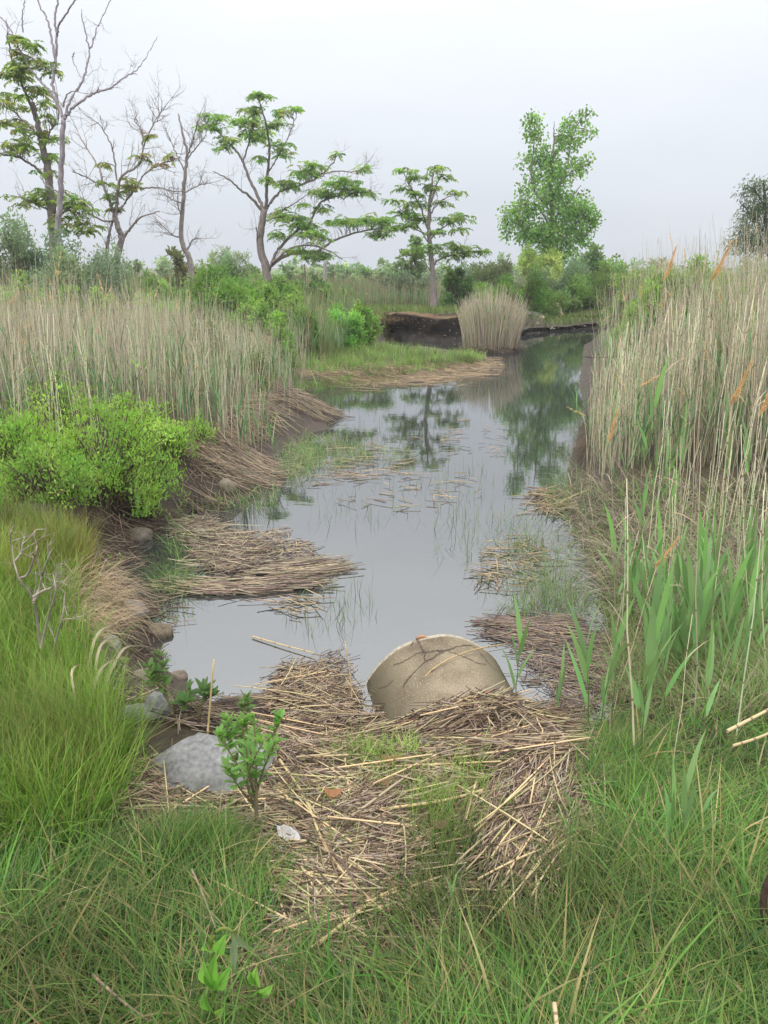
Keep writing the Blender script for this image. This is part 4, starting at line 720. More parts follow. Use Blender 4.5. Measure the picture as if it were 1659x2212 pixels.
# ------------------------------------------------------------------ single reeds near the viewer
def dry_variant(k, h, with_plume):
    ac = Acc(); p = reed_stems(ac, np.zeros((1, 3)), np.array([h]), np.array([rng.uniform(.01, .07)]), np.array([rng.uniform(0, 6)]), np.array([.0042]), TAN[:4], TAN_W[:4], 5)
    z0 = p[0, :, 2]; nodes = [j for j in (.25, .45, .63, .8)]
    for f in nodes:
        i = int(f * 4); c = p[0, i] * (1 - (f * 4 - i)) + p[0, i + 1] * (f * 4 - i); ac.tubes(np.array([[c - [0, 0, .006], c, c + [0, 0, .006]]]), np.array([[.004, .0052, .004]]), (.2, .14, .09), 5)
    if k % 2 == 0:
        b_ = np.array([p[0, 2], p[0, 3]]); long_leaves(ac, b_, U(0, 6.28, 2), U(.3, .9, 2), U(.15, .3, 2), np.full(2, .009), jit((.42, .34, .22), 2), 1.6)
    if not with_plume:
        o = build('dry_reed', ac, M_STRAW, None, (0, 0, 0)); return o
    r = thing('plumed_reed', 'dry tan reed topped with a feathery seed plume', 'reed', (0, 0, 0)); build('stem', ac, M_STRAW, r)
    pc = Acc(); d_ = nrm(p[:, -1] - p[:, -2] + np.array([[.12, 0, 0]])); plume(pc, p[:, -1] - d_ * .04, d_, np.array([.24]), PLC, 260, .0065); build('seed_plume', pc, M_PLUME, r); return r
dv = [dry_variant(k, h, False) for k, h in enumerate([1.2, 1.4, 1.5, 1.6, 1.7, 1.3, 1.45, 1.75])]
pv = [dry_variant(k, h, True) for k, h in enumerate([1.4, 1.2])]
fr_xy = poly_xy(world_poly([(1262, 1000), (1300, 1040), (1400, 1010), (1659, 1060), (1690, 985), (1400, 960), (1290, 930)], .22), 190)
fr_xy = np.concatenate([fr_xy, poly_xy(world_poly([(1380, 1100), (1659, 1120), (1690, 1460), (1400, 1400)], .2), 46), poly_xy(world_poly([(-20, 1090), (300, 1070), (400, 1000), (560, 915), (520, 900), (300, 960), (-20, 985)], .35), 70)])
LR = 'plain dry tan reed stem standing at the front of a reed bed'
for i, (x, y) in enumerate(fr_xy):
    src = dv[i % 8]; zz = float(H(x, y)); right = x > 0; sc = (rng.uniform(.75, 1.1) * (min(1.1, max(.62, .62 + (x - 1.8) * .2)) if right else .78))
    if i < 8: o = src; o.location = (x, y, zz - .02); o.rotation_euler = (rng.normal(0, .05), rng.normal(-.02, .06), rng.uniform(0, 6.28)); o.scale = (sc,) * 3; tag(o, LR, 'reed', 'single dry reed stems')
    else: dup(src, (x, y, zz - .02), rng.uniform(0, 6.28), sc, LR, 'single dry reed stems', (rng.normal(0, .05), rng.normal(-.02, .06)))
def aim(o, b0, tp_px, h_src):
    """stand a reed so that its tip points where the photograph shows it, keeping it at about the same distance"""
    b_ = G(np.array([b0[0]]), np.array([b0[1]]))[0]; t_ = at_y(tp_px[0], tp_px[1], b_[1] + .05); d_ = t_ - b_; L_ = np.linalg.norm(d_)
    sc = L_ / h_src; o.location = b_ - [0, 0, .02]; o.scale = (sc,) * 3; o.rotation_euler = (0, math.atan2(d_[0], d_[2]), 0)
pl = [((1330, 1330), (1318, 868), 'plumed dry reed at the pond edge, nearest to the water, with a narrow golden plume'), ((1548, 1300), (1558, 765), 'tall plumed dry reed with a golden plume in front of the right reed bed'), ((1625, 1330), (1650, 800), 'plumed dry reed cut by the right edge of the photo'), ((1322, 1560), (1414, 1128), 'leaning dry reed with a bent orange plume over the green reeds'), ((1420, 1010), (1445, 520), 'plumed reed rising to the sky at the left of the right-hand plume group'), ((1500, 1010), (1525, 508), 'tall plumed reed with purple brown plume against the sky over the right reeds')]
for i, (b0, tp_, lb) in enumerate(pl):
    src = pv[i % 2]; o = src if i < 2 else dup(src, (0, 0, 0)); o['label'] = lb; o['category'] = 'reed'; o['group'] = 'plumed reeds'
    aim(o, b0, tp_, 1.62 if i % 2 == 0 else 1.42)
st = [((1372, 1640), (1336, 1010)), ((1300, 1500), (1352, 1130)), ((1500, 1560), (1490, 960)), ((1590, 1600), (1640, 1000)), ((1450, 1690), (1480, 1290)), ((1408, 1420), (1440, 1000)), ((1620, 1420), (1590, 900)), ((1530, 1440), (1560, 960)), ((1655, 1500), (1630, 1040)), ((1570, 1380), (1600, 980)), ((1470, 1350), (1455, 930)), ((1340, 1420), (1345, 1060))]
for i, (b0, tp_) in enumerate(st):
    o = dup(dv[i % 8], (0, 0, 0), 0, 1, 'long dry reed stalk standing alone in front of right reed bed among green reeds', 'long dry stalks among the green reeds'); aim(o, b0, tp_, [1.2, 1.4, 1.5, 1.6, 1.7, 1.3, 1.45, 1.75][i % 8])
def green_variant(h, nl, lw=.024):
    r = thing('green_reed', 'fresh green reed shoot', 'reed', (0, 0, 0)); ac = Acc()
    p = reed_stems(ac, np.zeros((1, 3)), np.array([h * .72]), np.array([.04]), np.array([rng.uniform(0, 6)]), np.array([.0045]), [(.16, .24, .09)], [1], 5); build('stem', ac, M_REEDLEAF, r)
    f = np.linspace(.38, 1, nl); i = (f * 4).astype(int).clip(0, 3); b_ = p[0, i] * (1 - (f * 4 - i))[:, None] + p[0, i + 1] * (f * 4 - i)[:, None]
    az = np.arange(nl) * np.pi + rng.normal(0, .5, nl) + rng.uniform(0, 6); ac = Acc()
    long_leaves(ac, b_, az, np.linspace(.32, .06, nl) + np.abs(rng.normal(0, .07, nl)), h * np.linspace(.42, .5, nl) * U(.8, 1.1, nl), lw * U(.8, 1.25, nl), jit((.19, .335, .125), nl, .13, .06), .5, 8); build('leaves', ac, M_REEDLEAF, r); return r
gv = [green_variant(.75, n_, w_) for n_, w_ in ((5, .036), (4, .036), (6, .033), (5, .031), (4, .038), (7, .034))]
gs = [((1112, 1490), 1302, 'slender green reed shoot standing in water right beside the pipe'), ((1205, 1545), 1398, 'green reed shoot left of the reed thicket, in the soaked straw'), ((1275, 1590), 1248, None), ((1292, 1600), 1330, None), ((1360, 1610), 1238, None), ((1385, 1560), 1225, None), ((1425, 1530), 1195, None), ((1465, 1520), 1170, None), ((1500, 1500), 1180, None), ((1545, 1520), 1250, None), ((1605, 1480), 1185, None), ((1640, 1520), 1275, None), ((1320, 1560), 1290, None), ((1575, 1560), 1300, None), ((1440, 1570), 1260, None), ((1380, 1640), 1330, None), ((1520, 1600), 1350, None),
      ((1355, 1880), 1748, 'single green reed shoot in the grass left of the forked pair'), ((1438, 1890), 1645, 'green reed shoot with wide leaves, left of the forked pair in the right grass'), ((1470, 1890), 1590, 'tall forked green reed shoot in the right grass'), ((1500, 1850), 1665, 'green reed shoot leaning right in the right grass'), ((972, 1990), 1872, 'short bright two leaved reed shoot alone in the foreground grass')]
b2 = poly_px([(1330, 1330), (1659, 1290), (1659, 1500), (1400, 1520)], 56); gs += [((x, y), y - rng.uniform(150, 290), None) for x, y in b2]
b2 = poly_px([(1290, 1010), (1659, 1010), (1659, 1240), (1360, 1200)], 14); gs += [((x, y), y - rng.uniform(100, 240), None) for x, y in b2]
for i, (b0, ty, lb) in enumerate(gs):
    o = gv[i] if i < 6 else dup(gv[4 if 'two leaved' in (lb or '') else i % 6], (0, 0, 0)); b_ = G(np.array([b0[0]]), np.array([b0[1]]))[0]; t_ = at_y(b0[0], ty, b_[1]); hz = t_[2] - b_[2]; sc = hz / .84
    o.location = b_ - [0, 0, .02]; o.scale = (sc,) * 3; o.rotation_euler = (rng.normal(0, .05), rng.normal(.03, .07), rng.uniform(0, 6.28)); o['category'] = 'reed'
    if lb: o['label'] = lb; o['group'] = 'green reed shoots'
    else: o['label'] = 'broad leaved green reed in the crowd along the right shore'; o['group'] = 'green reeds of the right shore'

# ------------------------------------------------------------------ grasses
flow = lambda x, y: 1.2 + 2.2 * fbm(x, y, 1.6, 2, 11)
ac = Acc()
FG = [(-300, 1860), (150, 1830), (250, 1880), (340, 1890), (420, 1850), (500, 1880), (560, 1950), (580, 2110), (680, 2170), (830, 2160), (1000, 2100), (1190, 2090), (1280, 1880), (1270, 1620), (1330, 1570), (1960, 1540), (1990, 2520), (-330, 2520)]
fg = poly_px(FG, 36000)
for cx, cy, rx, ry in [(600, 2130, 75, 80), (560, 2020, 30, 60), (690, 2010, 120, 60), (470, 2190, 55, 60), (560, 2200, 40, 50), (553, 1860, 40, 50)]: fg = fg[((fg[:, 0] - cx) / rx) ** 2 + ((fg[:, 1] - cy) / ry) ** 2 > 1]
grass(ac, fg, (.11, .27), (.0024, .0056), GREENS + [(.34, .29, .15)], [3, 3, 2.5, 1.4, .5, .6], (.5, 1.35), (.1, 1.1), flow)
for cx, cy, rx, ry, n_ in [(420, 1870, 100, 40, 2000), (965, 1890, 50, 60, 420), (900, 2010, 60, 40, 260), (1330, 1680, 80, 100, 2600), (700, 2150, 60, 50, 400), (1270, 1900, 40, 110, 900), (560, 2000, 30, 80, 300)]:
    grass(ac, ell_px(cx, cy, rx, ry, n_), (.09, .2), (.002, .0038), GREENS, [3, 3, 2, 1, .4], (.1, .9), (.3, 1.3), flow)
wd = poly_px(FG, 2600); grass(ac, wd, (.14, .32), (.0055, .009), [(.07, .19, .035), (.11, .25, .05), (.30, .25, .12)], [2, 2, 1], (.3, 1.2), (.2, 1.2), None)
wd = poly_px(FG, 900); grass(ac, wd, (.10, .28), (.002, .004), [(.36, .29, .17), (.28, .22, .13), (.20, .15, .09)], [1, 1, 1], (.5, 1.3), (.1, 1.2), None)
for cx, cy, rx, ry, n_ in [(890, 1970, 70, 50, 200), (760, 2060, 80, 20, 120), (1060, 2010, 80, 30, 200), (650, 1900, 60, 60, 80), (1210, 1960, 40, 50, 160), (940, 1830, 36, 50, 180), (560, 1960, 30, 60, 200)]:
    grass(ac, ell_px(cx, cy, rx, ry, n_), (.10, .24), (.002, .004), GREENS, [3, 3, 2, 2, .6], (.1, 1.0), (.2, 1.2), None)
tag(build('foreground_grass', ac, M_GRASS), 'long dark green grass lodged in swirls in the foreground', kind='stuff')
ac = Acc()
LG = [(-330, 1110), (60, 1110), (160, 1165), (190, 1290), (195, 1400), (225, 1560), (275, 1660), (240, 1780), (180, 1830), (-330, 1860)]
grass(ac, poly_px(LG, 24000), (.17, .36), (.0024, .0044), [(.14, .29, .038), (.18, .33, .05), (.095, .21, .035), (.27, .27, .08)], [3, 3, 2.5, 1], (.05, .5), (.1, 1.0), None)
grass(ac, poly_px([(-50, 1140), (190, 1150), (210, 1250), (0, 1300)], 3000), (.15, .3), (.002, .0035), [(.30, .24, .07), (.26, .26, .06), (.2, .25, .05)], [1, 1, 1], (.05, .6), (.1, .9), None)
tag(build('upright_grass', ac, M_GRASS), 'yellow green upright grass on the left bank', kind='stuff')
ac = Acc()
for cx, cy, rx, ry, n_, a_ in [(215, 1290, 35, 40, 700, 0.), (180, 1340, 60, 50, 900, -.2), (240, 1340, 26, 40, 300, 0.), (150, 1270, 50, 35, 400, .2)]:
    pts = ell_px(cx, cy, rx, ry, n_); pts = pts[::2]; P = G(pts[:, 0], pts[:, 1]); n = len(P)
    blades(ac, P, a_ + rng.normal(0, 1.0, n), U(.2, 1.1, n), U(.7, 1.9, n), U(.12, .34, n), U(.0025, .005, n), pick([(.42, .33, .20), (.36, .27, .17), (.30, .24, .17)], [2, 2, 1], n), 6)
tag(build('bleached_grass', ac, M_STRAW), 'bleached tan grass hanging over the left bank edge', kind='stuff')
ac = Acc()
for cx, cy, rx, ry, n_ in [(790, 1650, 60, 30, 480), (880, 1640, 22, 36, 220), (1010, 1690, 50, 40, 250), (930, 1760, 40, 45, 330), (965, 1800, 45, 40, 260), (700, 1760, 60, 50, 200), (740, 1850, 60, 40, 160), (1040, 1800, 40, 60, 220), (850, 1700, 80, 40, 220), (620, 1760, 30, 40, 120)]:
    grass(ac, ell_px(cx, cy, rx, ry, n_), (.07, .17), (.002, .0036), [(.20, .36, .06), (.24, .40, .085), (.16, .28, .055)], [1, 1, 1], (.05, .6), (.2, 1.), None)
tag(build('grass_tufts', ac, M_GRASS), 'bright green grass tufts growing through the straw', kind='stuff')
ac = Acc()
grass(ac, poly_px([(640, 748), (740, 735), (835, 748), (930, 760), (1050, 772), (1030, 788), (860, 806), (700, 812), (630, 800)], 9000), (.12, .30), (.006, .012), [(.15, .29, .07), (.20, .34, .09), (.26, .26, .14)], [3, 2.4, 1.], (.05, .5), (.1, .7), None, T=4)
grass(ac, poly_px([(640, 815), (720, 825), (850, 815), (860, 826), (720, 845), (640, 850)], 900), (.12, .26), (.005, .009), [(.13, .24, .06), (.17, .26, .08)], [3, 2], (.05, .5), (.1, .7), None, T=4)
tag(build('marsh_grass', ac, M_GRASS), 'short green marsh grass on the low flat in the pond', kind='stuff')
# thatch and grass of the right shore
ac = Acc(); TH = [(1235, 1010), (1300, 1045), (1659, 1050), (1800, 1100), (1800, 1320), (1330, 1320), (1262, 1200), (1215, 1110)]
pts = poly_px(TH, 5200); P = G(pts[:, 0], pts[:, 1]); n = len(P)
blades(ac, P, np.pi * .9 + rng.normal(0, 1.5, n), U(.1, 1.4, n), U(.5, 1.8, n), U(.18, .5, n), U(.0035, .0065, n), pick([(.42, .36, .27), (.26, .22, .16), (.15, .12, .09), (.12, .20, .06), (.17, .26, .08)], [2.5, 2.5, 1.5, 2, 1.5], n), 6, zmin=.01)
pts = poly_px([(1300, 1320), (1659, 1300), (1800, 1560), (1330, 1560)], 3500); P = G(pts[:, 0], pts[:, 1]); n = len(P)
blades(ac, P, U(0, 6.28, n), U(.1, .9, n), U(.3, 1.5, n), U(.15, .4, n), U(.0025, .0045, n), pick([(.36, .30, .2), (.15, .25, .07), (.19, .28, .09)], [1.5, 2, 2], n), 6, zmin=.01)
pts = ell_px(1278, 950, 16, 60, 900); P = G(pts[:, 0], pts[:, 1]); n = len(P); P[:, 2] += .1
blades(ac, P, np.pi + rng.normal(0, .5, n), U(1.2, 2.2, n), U(.2, .9, n), U(.12, .4, n), U(.003, .007, n), pick([(.06, .042, .032), (.1, .07, .05), (.2, .15, .11)], [2, 2, 1], n), 5)
tag(build('shore_thatch', ac, M_GRASS), 'tangled grey and green grass along the right shore', kind='stuff')
# thin grass standing in the water
ac = Acc()
def wgrass(pts, Lr, wr, cols, lean=(.1, .9), curl=(.2, 1.5)):
    Q = at_z(pts[:, 0], pts[:, 1]); Q[:, 2] = -.02; n = len(Q); blades(ac, Q, U(0, 6.28, n), U(*lean, n), U(*curl, n), U(*Lr, n), U(*wr, n), pick(cols, np.ones(len(cols)), n), 6)
WG = [(.13, .22, .07), (.17, .26, .09), (.10, .17, .06)]
for cx, cy, rx, ry, n_ in [(1120, 1130, 60, 20, 110), (1170, 1200, 80, 50, 420), (1200, 1270, 70, 50, 520), (1130, 1320, 60, 25, 160), (1160, 1290, 60, 50, 260), (1060, 1190, 60, 40, 70), (980, 1190, 50, 30, 25), (1080, 1260, 60, 30, 70), (1140, 1180, 40, 20, 120), (1100, 1170, 60, 40, 80), (1240, 1310, 50, 40, 320)]:
    wgrass(ell_px(cx, cy, rx, ry, n_), (.08, .26), (.002, .004), WG + [(.25, .21, .13)])
for cx, cy, rx, ry, n_ in [(700, 985, 90, 35, 760), (640, 1010, 45, 35, 480), (650, 975, 40, 30, 480), (820, 985, 90, 20, 200), (560, 1080, 50, 25, 150), (480, 1090, 60, 20, 120), (800, 1000, 70, 40, 80), (740, 950, 60, 20, 160)]:
    wgrass(ell_px(cx, cy, rx, ry, n_), (.10, .28), (.003, .006), [(.15, .27, .08), (.19, .31, .1), (.3, .28, .2)])
for cx, cy, rx, ry, n_ in [(760, 860, 110, 30, 170), (870, 900, 120, 50, 80), (900, 1080, 200, 60, 90), (980, 1040, 120, 40, 60), (740, 1100, 80, 50, 50), (1000, 1130, 80, 40, 50), (690, 1330, 80, 50, 70), (760, 1290, 60, 60, 30), (1000, 830, 60, 10, 40)]:
    wgrass(ell_px(cx, cy, rx, ry, n_), (.08, .22), (.002, .005), WG, (.02, .5), (0, .6))
for cx, cy, rx, ry, n_ in [(1210, 1070, 30, 50, 160), (1255, 960, 14, 60, 120), (400, 1170, 35, 45, 120), (370, 1270, 40, 25, 130)]:
    wgrass(ell_px(cx, cy, rx, ry, n_), (.15, .36), (.003, .006), [(.16, .26, .08), (.13, .22, .07)], (.1, .9), (.3, 1.4))
tag(build('water_grass', ac, M_GRASS), 'thin green grass blades standing in the pond', kind='stuff')

# ------------------------------------------------------------------ fallen reeds
acL = Acc(); acL2 = Acc(); ind = []
def heap(ac, pts, ang, spread, Ln, rad, thick, cols=STRAW, wts=STRAW_W, tilt=.10, keep=0, K=4):
    pts = np.concatenate([pts, pts + rng.normal(0, 9, pts.shape)]); P = G(pts[:, 0], pts[:, 1]); n = len(P); a_ = ang + rng.normal(0, spread, n); a_ = np.where(rng.random(n) < .12, U(0, 3.14, n), a_)
    lift = thick * rng.random(n) ** .8 + .004; l_ = Ln[0] + (Ln[1] - Ln[0]) * rng.random(n) ** 1.7
    col = pick(cols, wts, n, .16, .05) * (.62 + .5 * (lift / (thick + .004)))[:, None] ** .0
    straws(ac, P, a_, rng.normal(0, tilt, n), l_, U(*rad, n), col, K, True, lift)
    for j in range(keep): i = rng.integers(0, n); ind.append((P[i], a_[i], thick + .008))
r_ = (.0014, .0029)
for cx, cy, rx, ry, n_, ang, sp, Ln, th_, kp in [
    (1010, 1575, 180, 42, 1500, .35, .35, (.12, .40), .05, 30), (1110, 1610, 110, 40, 900, .25, .35, (.10, .34), .05, 16), (900, 1580, 90, 40, 500, .5, .5, (.08, .3), .03, 8), (1000, 1660, 230, 50, 1200, .15, .5, (.08, .34), .03, 20),
    (680, 1525, 90, 55, 1200, .3, .9, (.04, .16), .04, 14), (650, 1475, 50, 34, 350, .2, .9, (.04, .14), .04, 6), (730, 1595, 100, 50, 800, .3, .8, (.05, .2), .02, 10), (600, 1600, 70, 40, 350, .2, .7, (.05, .2), .02, 5),
    (620, 1740, 240, 60, 1800, -.15, .55, (.06, .35), .03, 26), (420, 1725, 160, 40, 900, -.1, .5, (.06, .3), .03, 14), (760, 1720, 120, 60, 900, .7, .5, (.06, .3), .03, 14), (800, 1800, 140, 70, 1100, .6, .6, (.06, .3), .03, 14),
    (690, 1830, 110, 60, 800, -.3, .6, (.06, .32), .03, 14), (740, 1920, 130, 70, 1300, -.5, .6, (.06, .34), .035, 22), (640, 1960, 70, 60, 600, -.9, .5, (.05, .2), .03, 8), (760, 2020, 120, 50, 900, -.1, .5, (.06, .26), .02, 8),
    (1150, 1800, 110, 130, 2300, 1.05, .35, (.06, .24), .05, 30), (1180, 1700, 70, 50, 600, .9, .5, (.08, .3), .03, 8), (1050, 1740, 90, 60, 600, .9, .5, (.06, .3), .03, 10), (1130, 1940, 100, 55, 900, .9, .7, (.05, .24), .02, 10), (1000, 1920, 80, 90, 600, .7, .7, (.06, .3), .015, 8),
    (600, 2120, 70, 70, 750, 1.0, .5, (.04, .15), .03, 8), (560, 2000, 40, 60, 150, .8, .6, (.05, .2), .01, 4), (880, 2060, 140, 60, 300, .5, .8, (.06, .26), .01, 6), (1240, 1640, 60, 60, 400, 1.2, .5, (.08, .3), .02, 6), (320, 1690, 60, 30, 200, -.3, .4, (.08, .3), .02, 4)]:
    heap(acL, ell_px(cx, cy, rx, ry, n_), ang, sp, Ln, r_, th_, keep=kp)
WETC = [(.20, .155, .135), (.27, .205, .16), (.13, .10, .09), (.36, .28, .19)]
for cx, cy, rx, ry, n_, ang, sp, Ln in [(1170, 1375, 100, 24, 150, -.2, .35, (.08, .35)), (1210, 1440, 80, 45, 120, -.3, .8, (.06, .25)), (1240, 1520, 55, 40, 100, -.2, .8, (.05, .2)), (1140, 1348, 90, 9, 120, -.15, .2, (.1, .4)), (1320, 1440, 60, 60, 260, .1, .9, (.08, .3)), (1480, 1430, 180, 90, 1100, .1, .9, (.1, .4)), (1500, 1180, 180, 130, 500, .1, .9, (.1, .5)), (720, 1440, 40, 30, 40, .6, .9, (.05, .2)), (700, 1600, 130, 40, 600, .2, 1., (.03, .12))]:
    heap(acL, ell_px(cx, cy, rx, ry, n_), ang, sp, Ln, (.0014, .003), .015, WETC, [2, 2, 2, 1.2], .03)
for cx, cy, rx, ry, n_, ang, sp, Ln in [(840, 812, 190, 12, 700, .05, .3, (.2, .8)), (940, 796, 100, 8, 300, .05, .3, (.2, .8)), (700, 800, 70, 14, 250, .05, .4, (.2, .6)), (570, 850, 60, 36, 170, .3, 1.3, (.12, .5)), (520, 930, 70, 36, 170, .3, 1.3, (.1, .4)), (480, 1000, 70, 35, 90, .3, 1.3, (.1, .4)), (700, 790, 120, 20, 200, .05, .6, (.2, .6)), (760, 1000, 150, 40, 60, .1, .5, (.1, .4)), (880, 1060, 160, 60, 30, .2, .9, (.06, .3)), (640, 1310, 60, 14, 14, -.2, .4, (.08, .4)), (1120, 1220, 90, 60, 60, .1, .9, (.06, .3)), (1000, 950, 120, 40, 20, .1, .9, (.06, .3)), (1050, 790, 20, 6, 80, 0, .3, (.2, .6)), (1190, 1085, 45, 30, 60, .4, .8, (.2, .5))]:
    heap(acL, ell_px(cx, cy, rx, ry, n_), ang, sp, Ln, (.0022, .0045), .03, [(.40, .31, .19), (.33, .26, .18), (.24, .18, .13)], [1, 1, 1], .05)
tag(build('fallen_reeds', acL, M_STRAW), 'broken dead reed stalks littering shore and straw bank', kind='stuff')
for cx, cy, rx, ry, n_, ang, sp, Ln in [(300, 1130, 110, 40, 110, -.2, .9, (.1, .4)), (430, 1070, 60, 30, 90, -.5, .6, (.12, .45)), (260, 1220, 50, 50, 70, .4, .9, (.08, .3)), (330, 1330, 50, 60, 60, .3, 1., (.06, .25)), (300, 1450, 60, 80, 90, .2, 1., (.05, .22)), (430, 1540, 110, 30, 160, .05, .7, (.06, .3))]:
    heap(acL2, ell_px(cx, cy, rx, ry, n_), ang, sp, Ln, (.0012, .0028), .02, [(.16, .12, .09), (.25, .19, .14), (.34, .28, .2), (.07, .05, .04)], [2, 1.5, 1, 2], .12)
tag(build('root_litter', acL2, M_STRAW), 'dark roots and broken stems scattered over the muddy left bank', kind='stuff')
def raft(name, label, bands):
    bands = [(a, b, c * .82, d * .95, int(e * 1.15), *f) for a, b, c, d, e, *f in bands]
    ac = Acc(); c = None
    for cx, cy, rx, ry, n_, ang, sp, Ln, th_ in bands:
        pts = ell_px(cx, cy, rx, ry, n_); Q = at_z(pts[:, 0], pts[:, 1]); c = Q.mean(0) if c is None else c; n = len(Q)
        pts = pts + rng.normal(0, 1, pts.shape) * [rx * .1, ry * .25]; a_ = ang + rng.normal(0, sp * 1.5, n) + np.clip((pts[:, 0] - cx) / rx, -1, 1) * .12; lift = th_ * rng.random(n) + .002
        col = pick([(.48, .40, .27), (.37, .30, .22), (.26, .205, .165), (.12, .095, .08)], [1.6, 2.3, 2.4, 2], n, .15, .05)
        straws(ac, Q, a_, rng.normal(0, .05, n), U(*Ln, n), U(.0016, .0032, n), col, 4, True, lift)
    return tag(build(name, ac, M_STRAW, None, (c[0], c[1], 0)), label, 'reed raft')
raft('reed_raft', 'long curved raft of dead reed stalks floating left of the open pond', [(530, 1268, 150, 12, 520, .08, .09, (.25, .6), .035), (640, 1232, 95, 14, 380, .25, .09, (.2, .5), .035), (460, 1270, 90, 16, 260, -.05, .12, (.2, .5), .03), (500, 1190, 95, 36, 520, -.25, .6, (.10, .36), .07), (430, 1150, 55, 26, 240, -.4, .6, (.1, .36), .07), (600, 1180, 55, 38, 200, .2, 1.2, (.04, .14), .012), (655, 1200, 40, 28, 110, .5, .9, (.05, .16), .012), (500, 1225, 90, 14, 130, -.3, .5, (.2, .4), .06)])
raft('reed_raft', 'raft of matted reeds at the left shore near the marsh flat', [(610, 910, 105, 13, 280, .08, .3, (.25, .7), .06), (570, 935, 66, 18, 170, .2, .7, (.2, .5), .05), (650, 900, 90, 8, 160, .1, .1, (.3, .7), .04)])
raft('reed_raft', 'small raft of reeds pressed against the cut left bank', [(540, 1035, 60, 22, 300, .45, .35, (.2, .5), .06), (575, 1015, 32, 22, 130, .6, .4, (.2, .4), .05), (500, 1060, 50, 14, 160, .4, .2, (.2, .5), .04)])
# single stalks on top of the heaps
sv_ = []
for k in range(12):
    ac = Acc(); L_ = [.18, .22, .26, .3, .34, .38, .42, .24, .2, .3, .5, .28][k]; s = np.linspace(-.5, .5, 5); r0 = rng.uniform(.002, .0034)
    pth = np.stack([s * L_, .02 * L_ * rng.normal(0, 1) * (1 - 4 * s ** 2), 0 * s], -1)[None]; ac.tubes(pth, r0 * np.array([[1.05, 1, 1, .95, .85]]), pick([(.54, .43, .26), (.46, .36, .22), (.38, .31, .23), (.30, .22, .15)], [2, 2, 1.5, 1.2], 1), 6)
    for f in rng.uniform(-.4, .4, 2): ac.tubes(np.array([[[f * L_ - .004, pth[0, 2, 1] * .7, 0], [f * L_, pth[0, 2, 1] * .7, 0], [f * L_ + .004, pth[0, 2, 1] * .7, 0]]]), r0 * np.array([[1.02, 1.18, 1.02]]), (.22, .15, .09), 6)
    sv_.append((build('reed_stalk', ac, M_STRAW), L_))
used = set()
for i, (p_, a_, lf) in enumerate(ind[:285]):
    o, L_ = sv_[i % 12]; dx, dy = math.cos(a_) * L_ / 2, math.sin(a_) * L_ / 2; z1, z2, zc = (max(0, float(H(p_[0] + q * dx, p_[1] + q * dy))) for q in (-1, 1, 0))
    tl = math.atan2(z2 - z1, L_) + rng.normal(0, .05); zz = max(zc, (z1 + z2) / 2) + lf
    if i >= 12: o = o.copy(); COL.objects.link(o)
    o.location = (p_[0], p_[1], zz); o.rotation_euler = (0, -tl, a_); tag(o, 'loose tan piece of dead reed stalk lying on top of the straw', 'reed stalk', 'loose reed stalks on the straw')
def long_stalk(px, r0, label, lifts=None, col=(.5, .39, .21), n=14, name='long_reed_stalk', mat_=None):
    P = np.array([G(np.array([x]), np.array([y]))[0] for x, y in px]); P[:, 2] = np.maximum(P[:, 2], 0) + (np.array(lifts) if lifts is not None else .045)
    Q = smooth(P, n); ac = Acc(); ac.tubes(Q[None], (r0 * np.linspace(1.1, .75, n))[None], np.array([col]), 6)
    for f in np.linspace(.15, .85, 4): i = int(f * n); dd = nrm(Q[min(i + 1, n - 1)] - Q[i - 1]); ac.tubes(np.array([[Q[i] - dd * .004, Q[i], Q[i] + dd * .004]]), np.array([[r0, r0 * 1.25, r0]]), (.25, .17, .1), 6)
    return tag(build(name, ac, mat_ or M_STRAW, None, Q[n // 2]), label, 'reed stalk')
long_stalk([(605, 1665), (660, 1750), (700, 1850), (760, 1935), (830, 2000)], .0045, 'very long curved pale stalk running down from the sapling through the straw')
long_stalk([(870, 1560), (920, 1545), (1000, 1510), (1095, 1455)], .004, 'thin curved stalk arching across the concrete pipe', [.02, .22, .26, .18], (.44, .33, .17))
long_stalk([(545, 1378), (610, 1398), (680, 1418)], .0045, 'tan stalk floating in the shallow pool left of the pipe', [.01, .015, .02])
long_stalk([(690, 2070), (800, 1980), (860, 1945)], .005, 'thick pale stalk lying diagonally at the foot of the straw bank')
long_stalk([(1172, 1975), (1160, 1880), (1150, 1780), (1130, 1690)], .0045, 'long straight stalk pointing at the pond across the right heap of straw')
long_stalk([(760, 1790), (880, 1700), (1020, 1600), (1120, 1580)], .004, 'long grey stalk slanting up towards the pipe through the straw', None, (.38, .31, .22))
long_stalk([(820, 1775), (960, 1755), (1080, 1720)], .005, 'pale horizontal stalk between the two central grass tufts')
long_stalk([(1555, 1690), (1620, 1665), (1690, 1635)], .006, 'pale stalk leaning on the grass at the right edge', [.2, .22, .24], (.5, .42, .24))
long_stalk([(1570, 1700), (1630, 1685), (1700, 1660)], .005, 'second pale stalk beneath the stalk at the right edge', [.16, .17, .19], (.46, .38, .22))
long_stalk([(420, 1950), (440, 1990), (470, 2060)], .003, 'grey dead stalk lying in the grass above the broad leaved weed', [.11, .10, .08], (.25, .22, .15))
long_stalk([(210, 2180), (260, 2220), (330, 2270)], .0032, 'grey brown twig lying in the grass at lower left', [.10, .09, .08], (.14, .11, .08), 10, 'dead_twig', M_BARK)
long_stalk([(1190, 2260), (1200, 2330), (1210, 2420)], .005, 'short pale stalk poking up in the bottom grass', [.12, .1, .08], (.5, .4, .25))
long_stalk([(560, 1610), (700, 1595), (830, 1605)], .0035, 'thin straight stalk lying across mud left of the pipe')
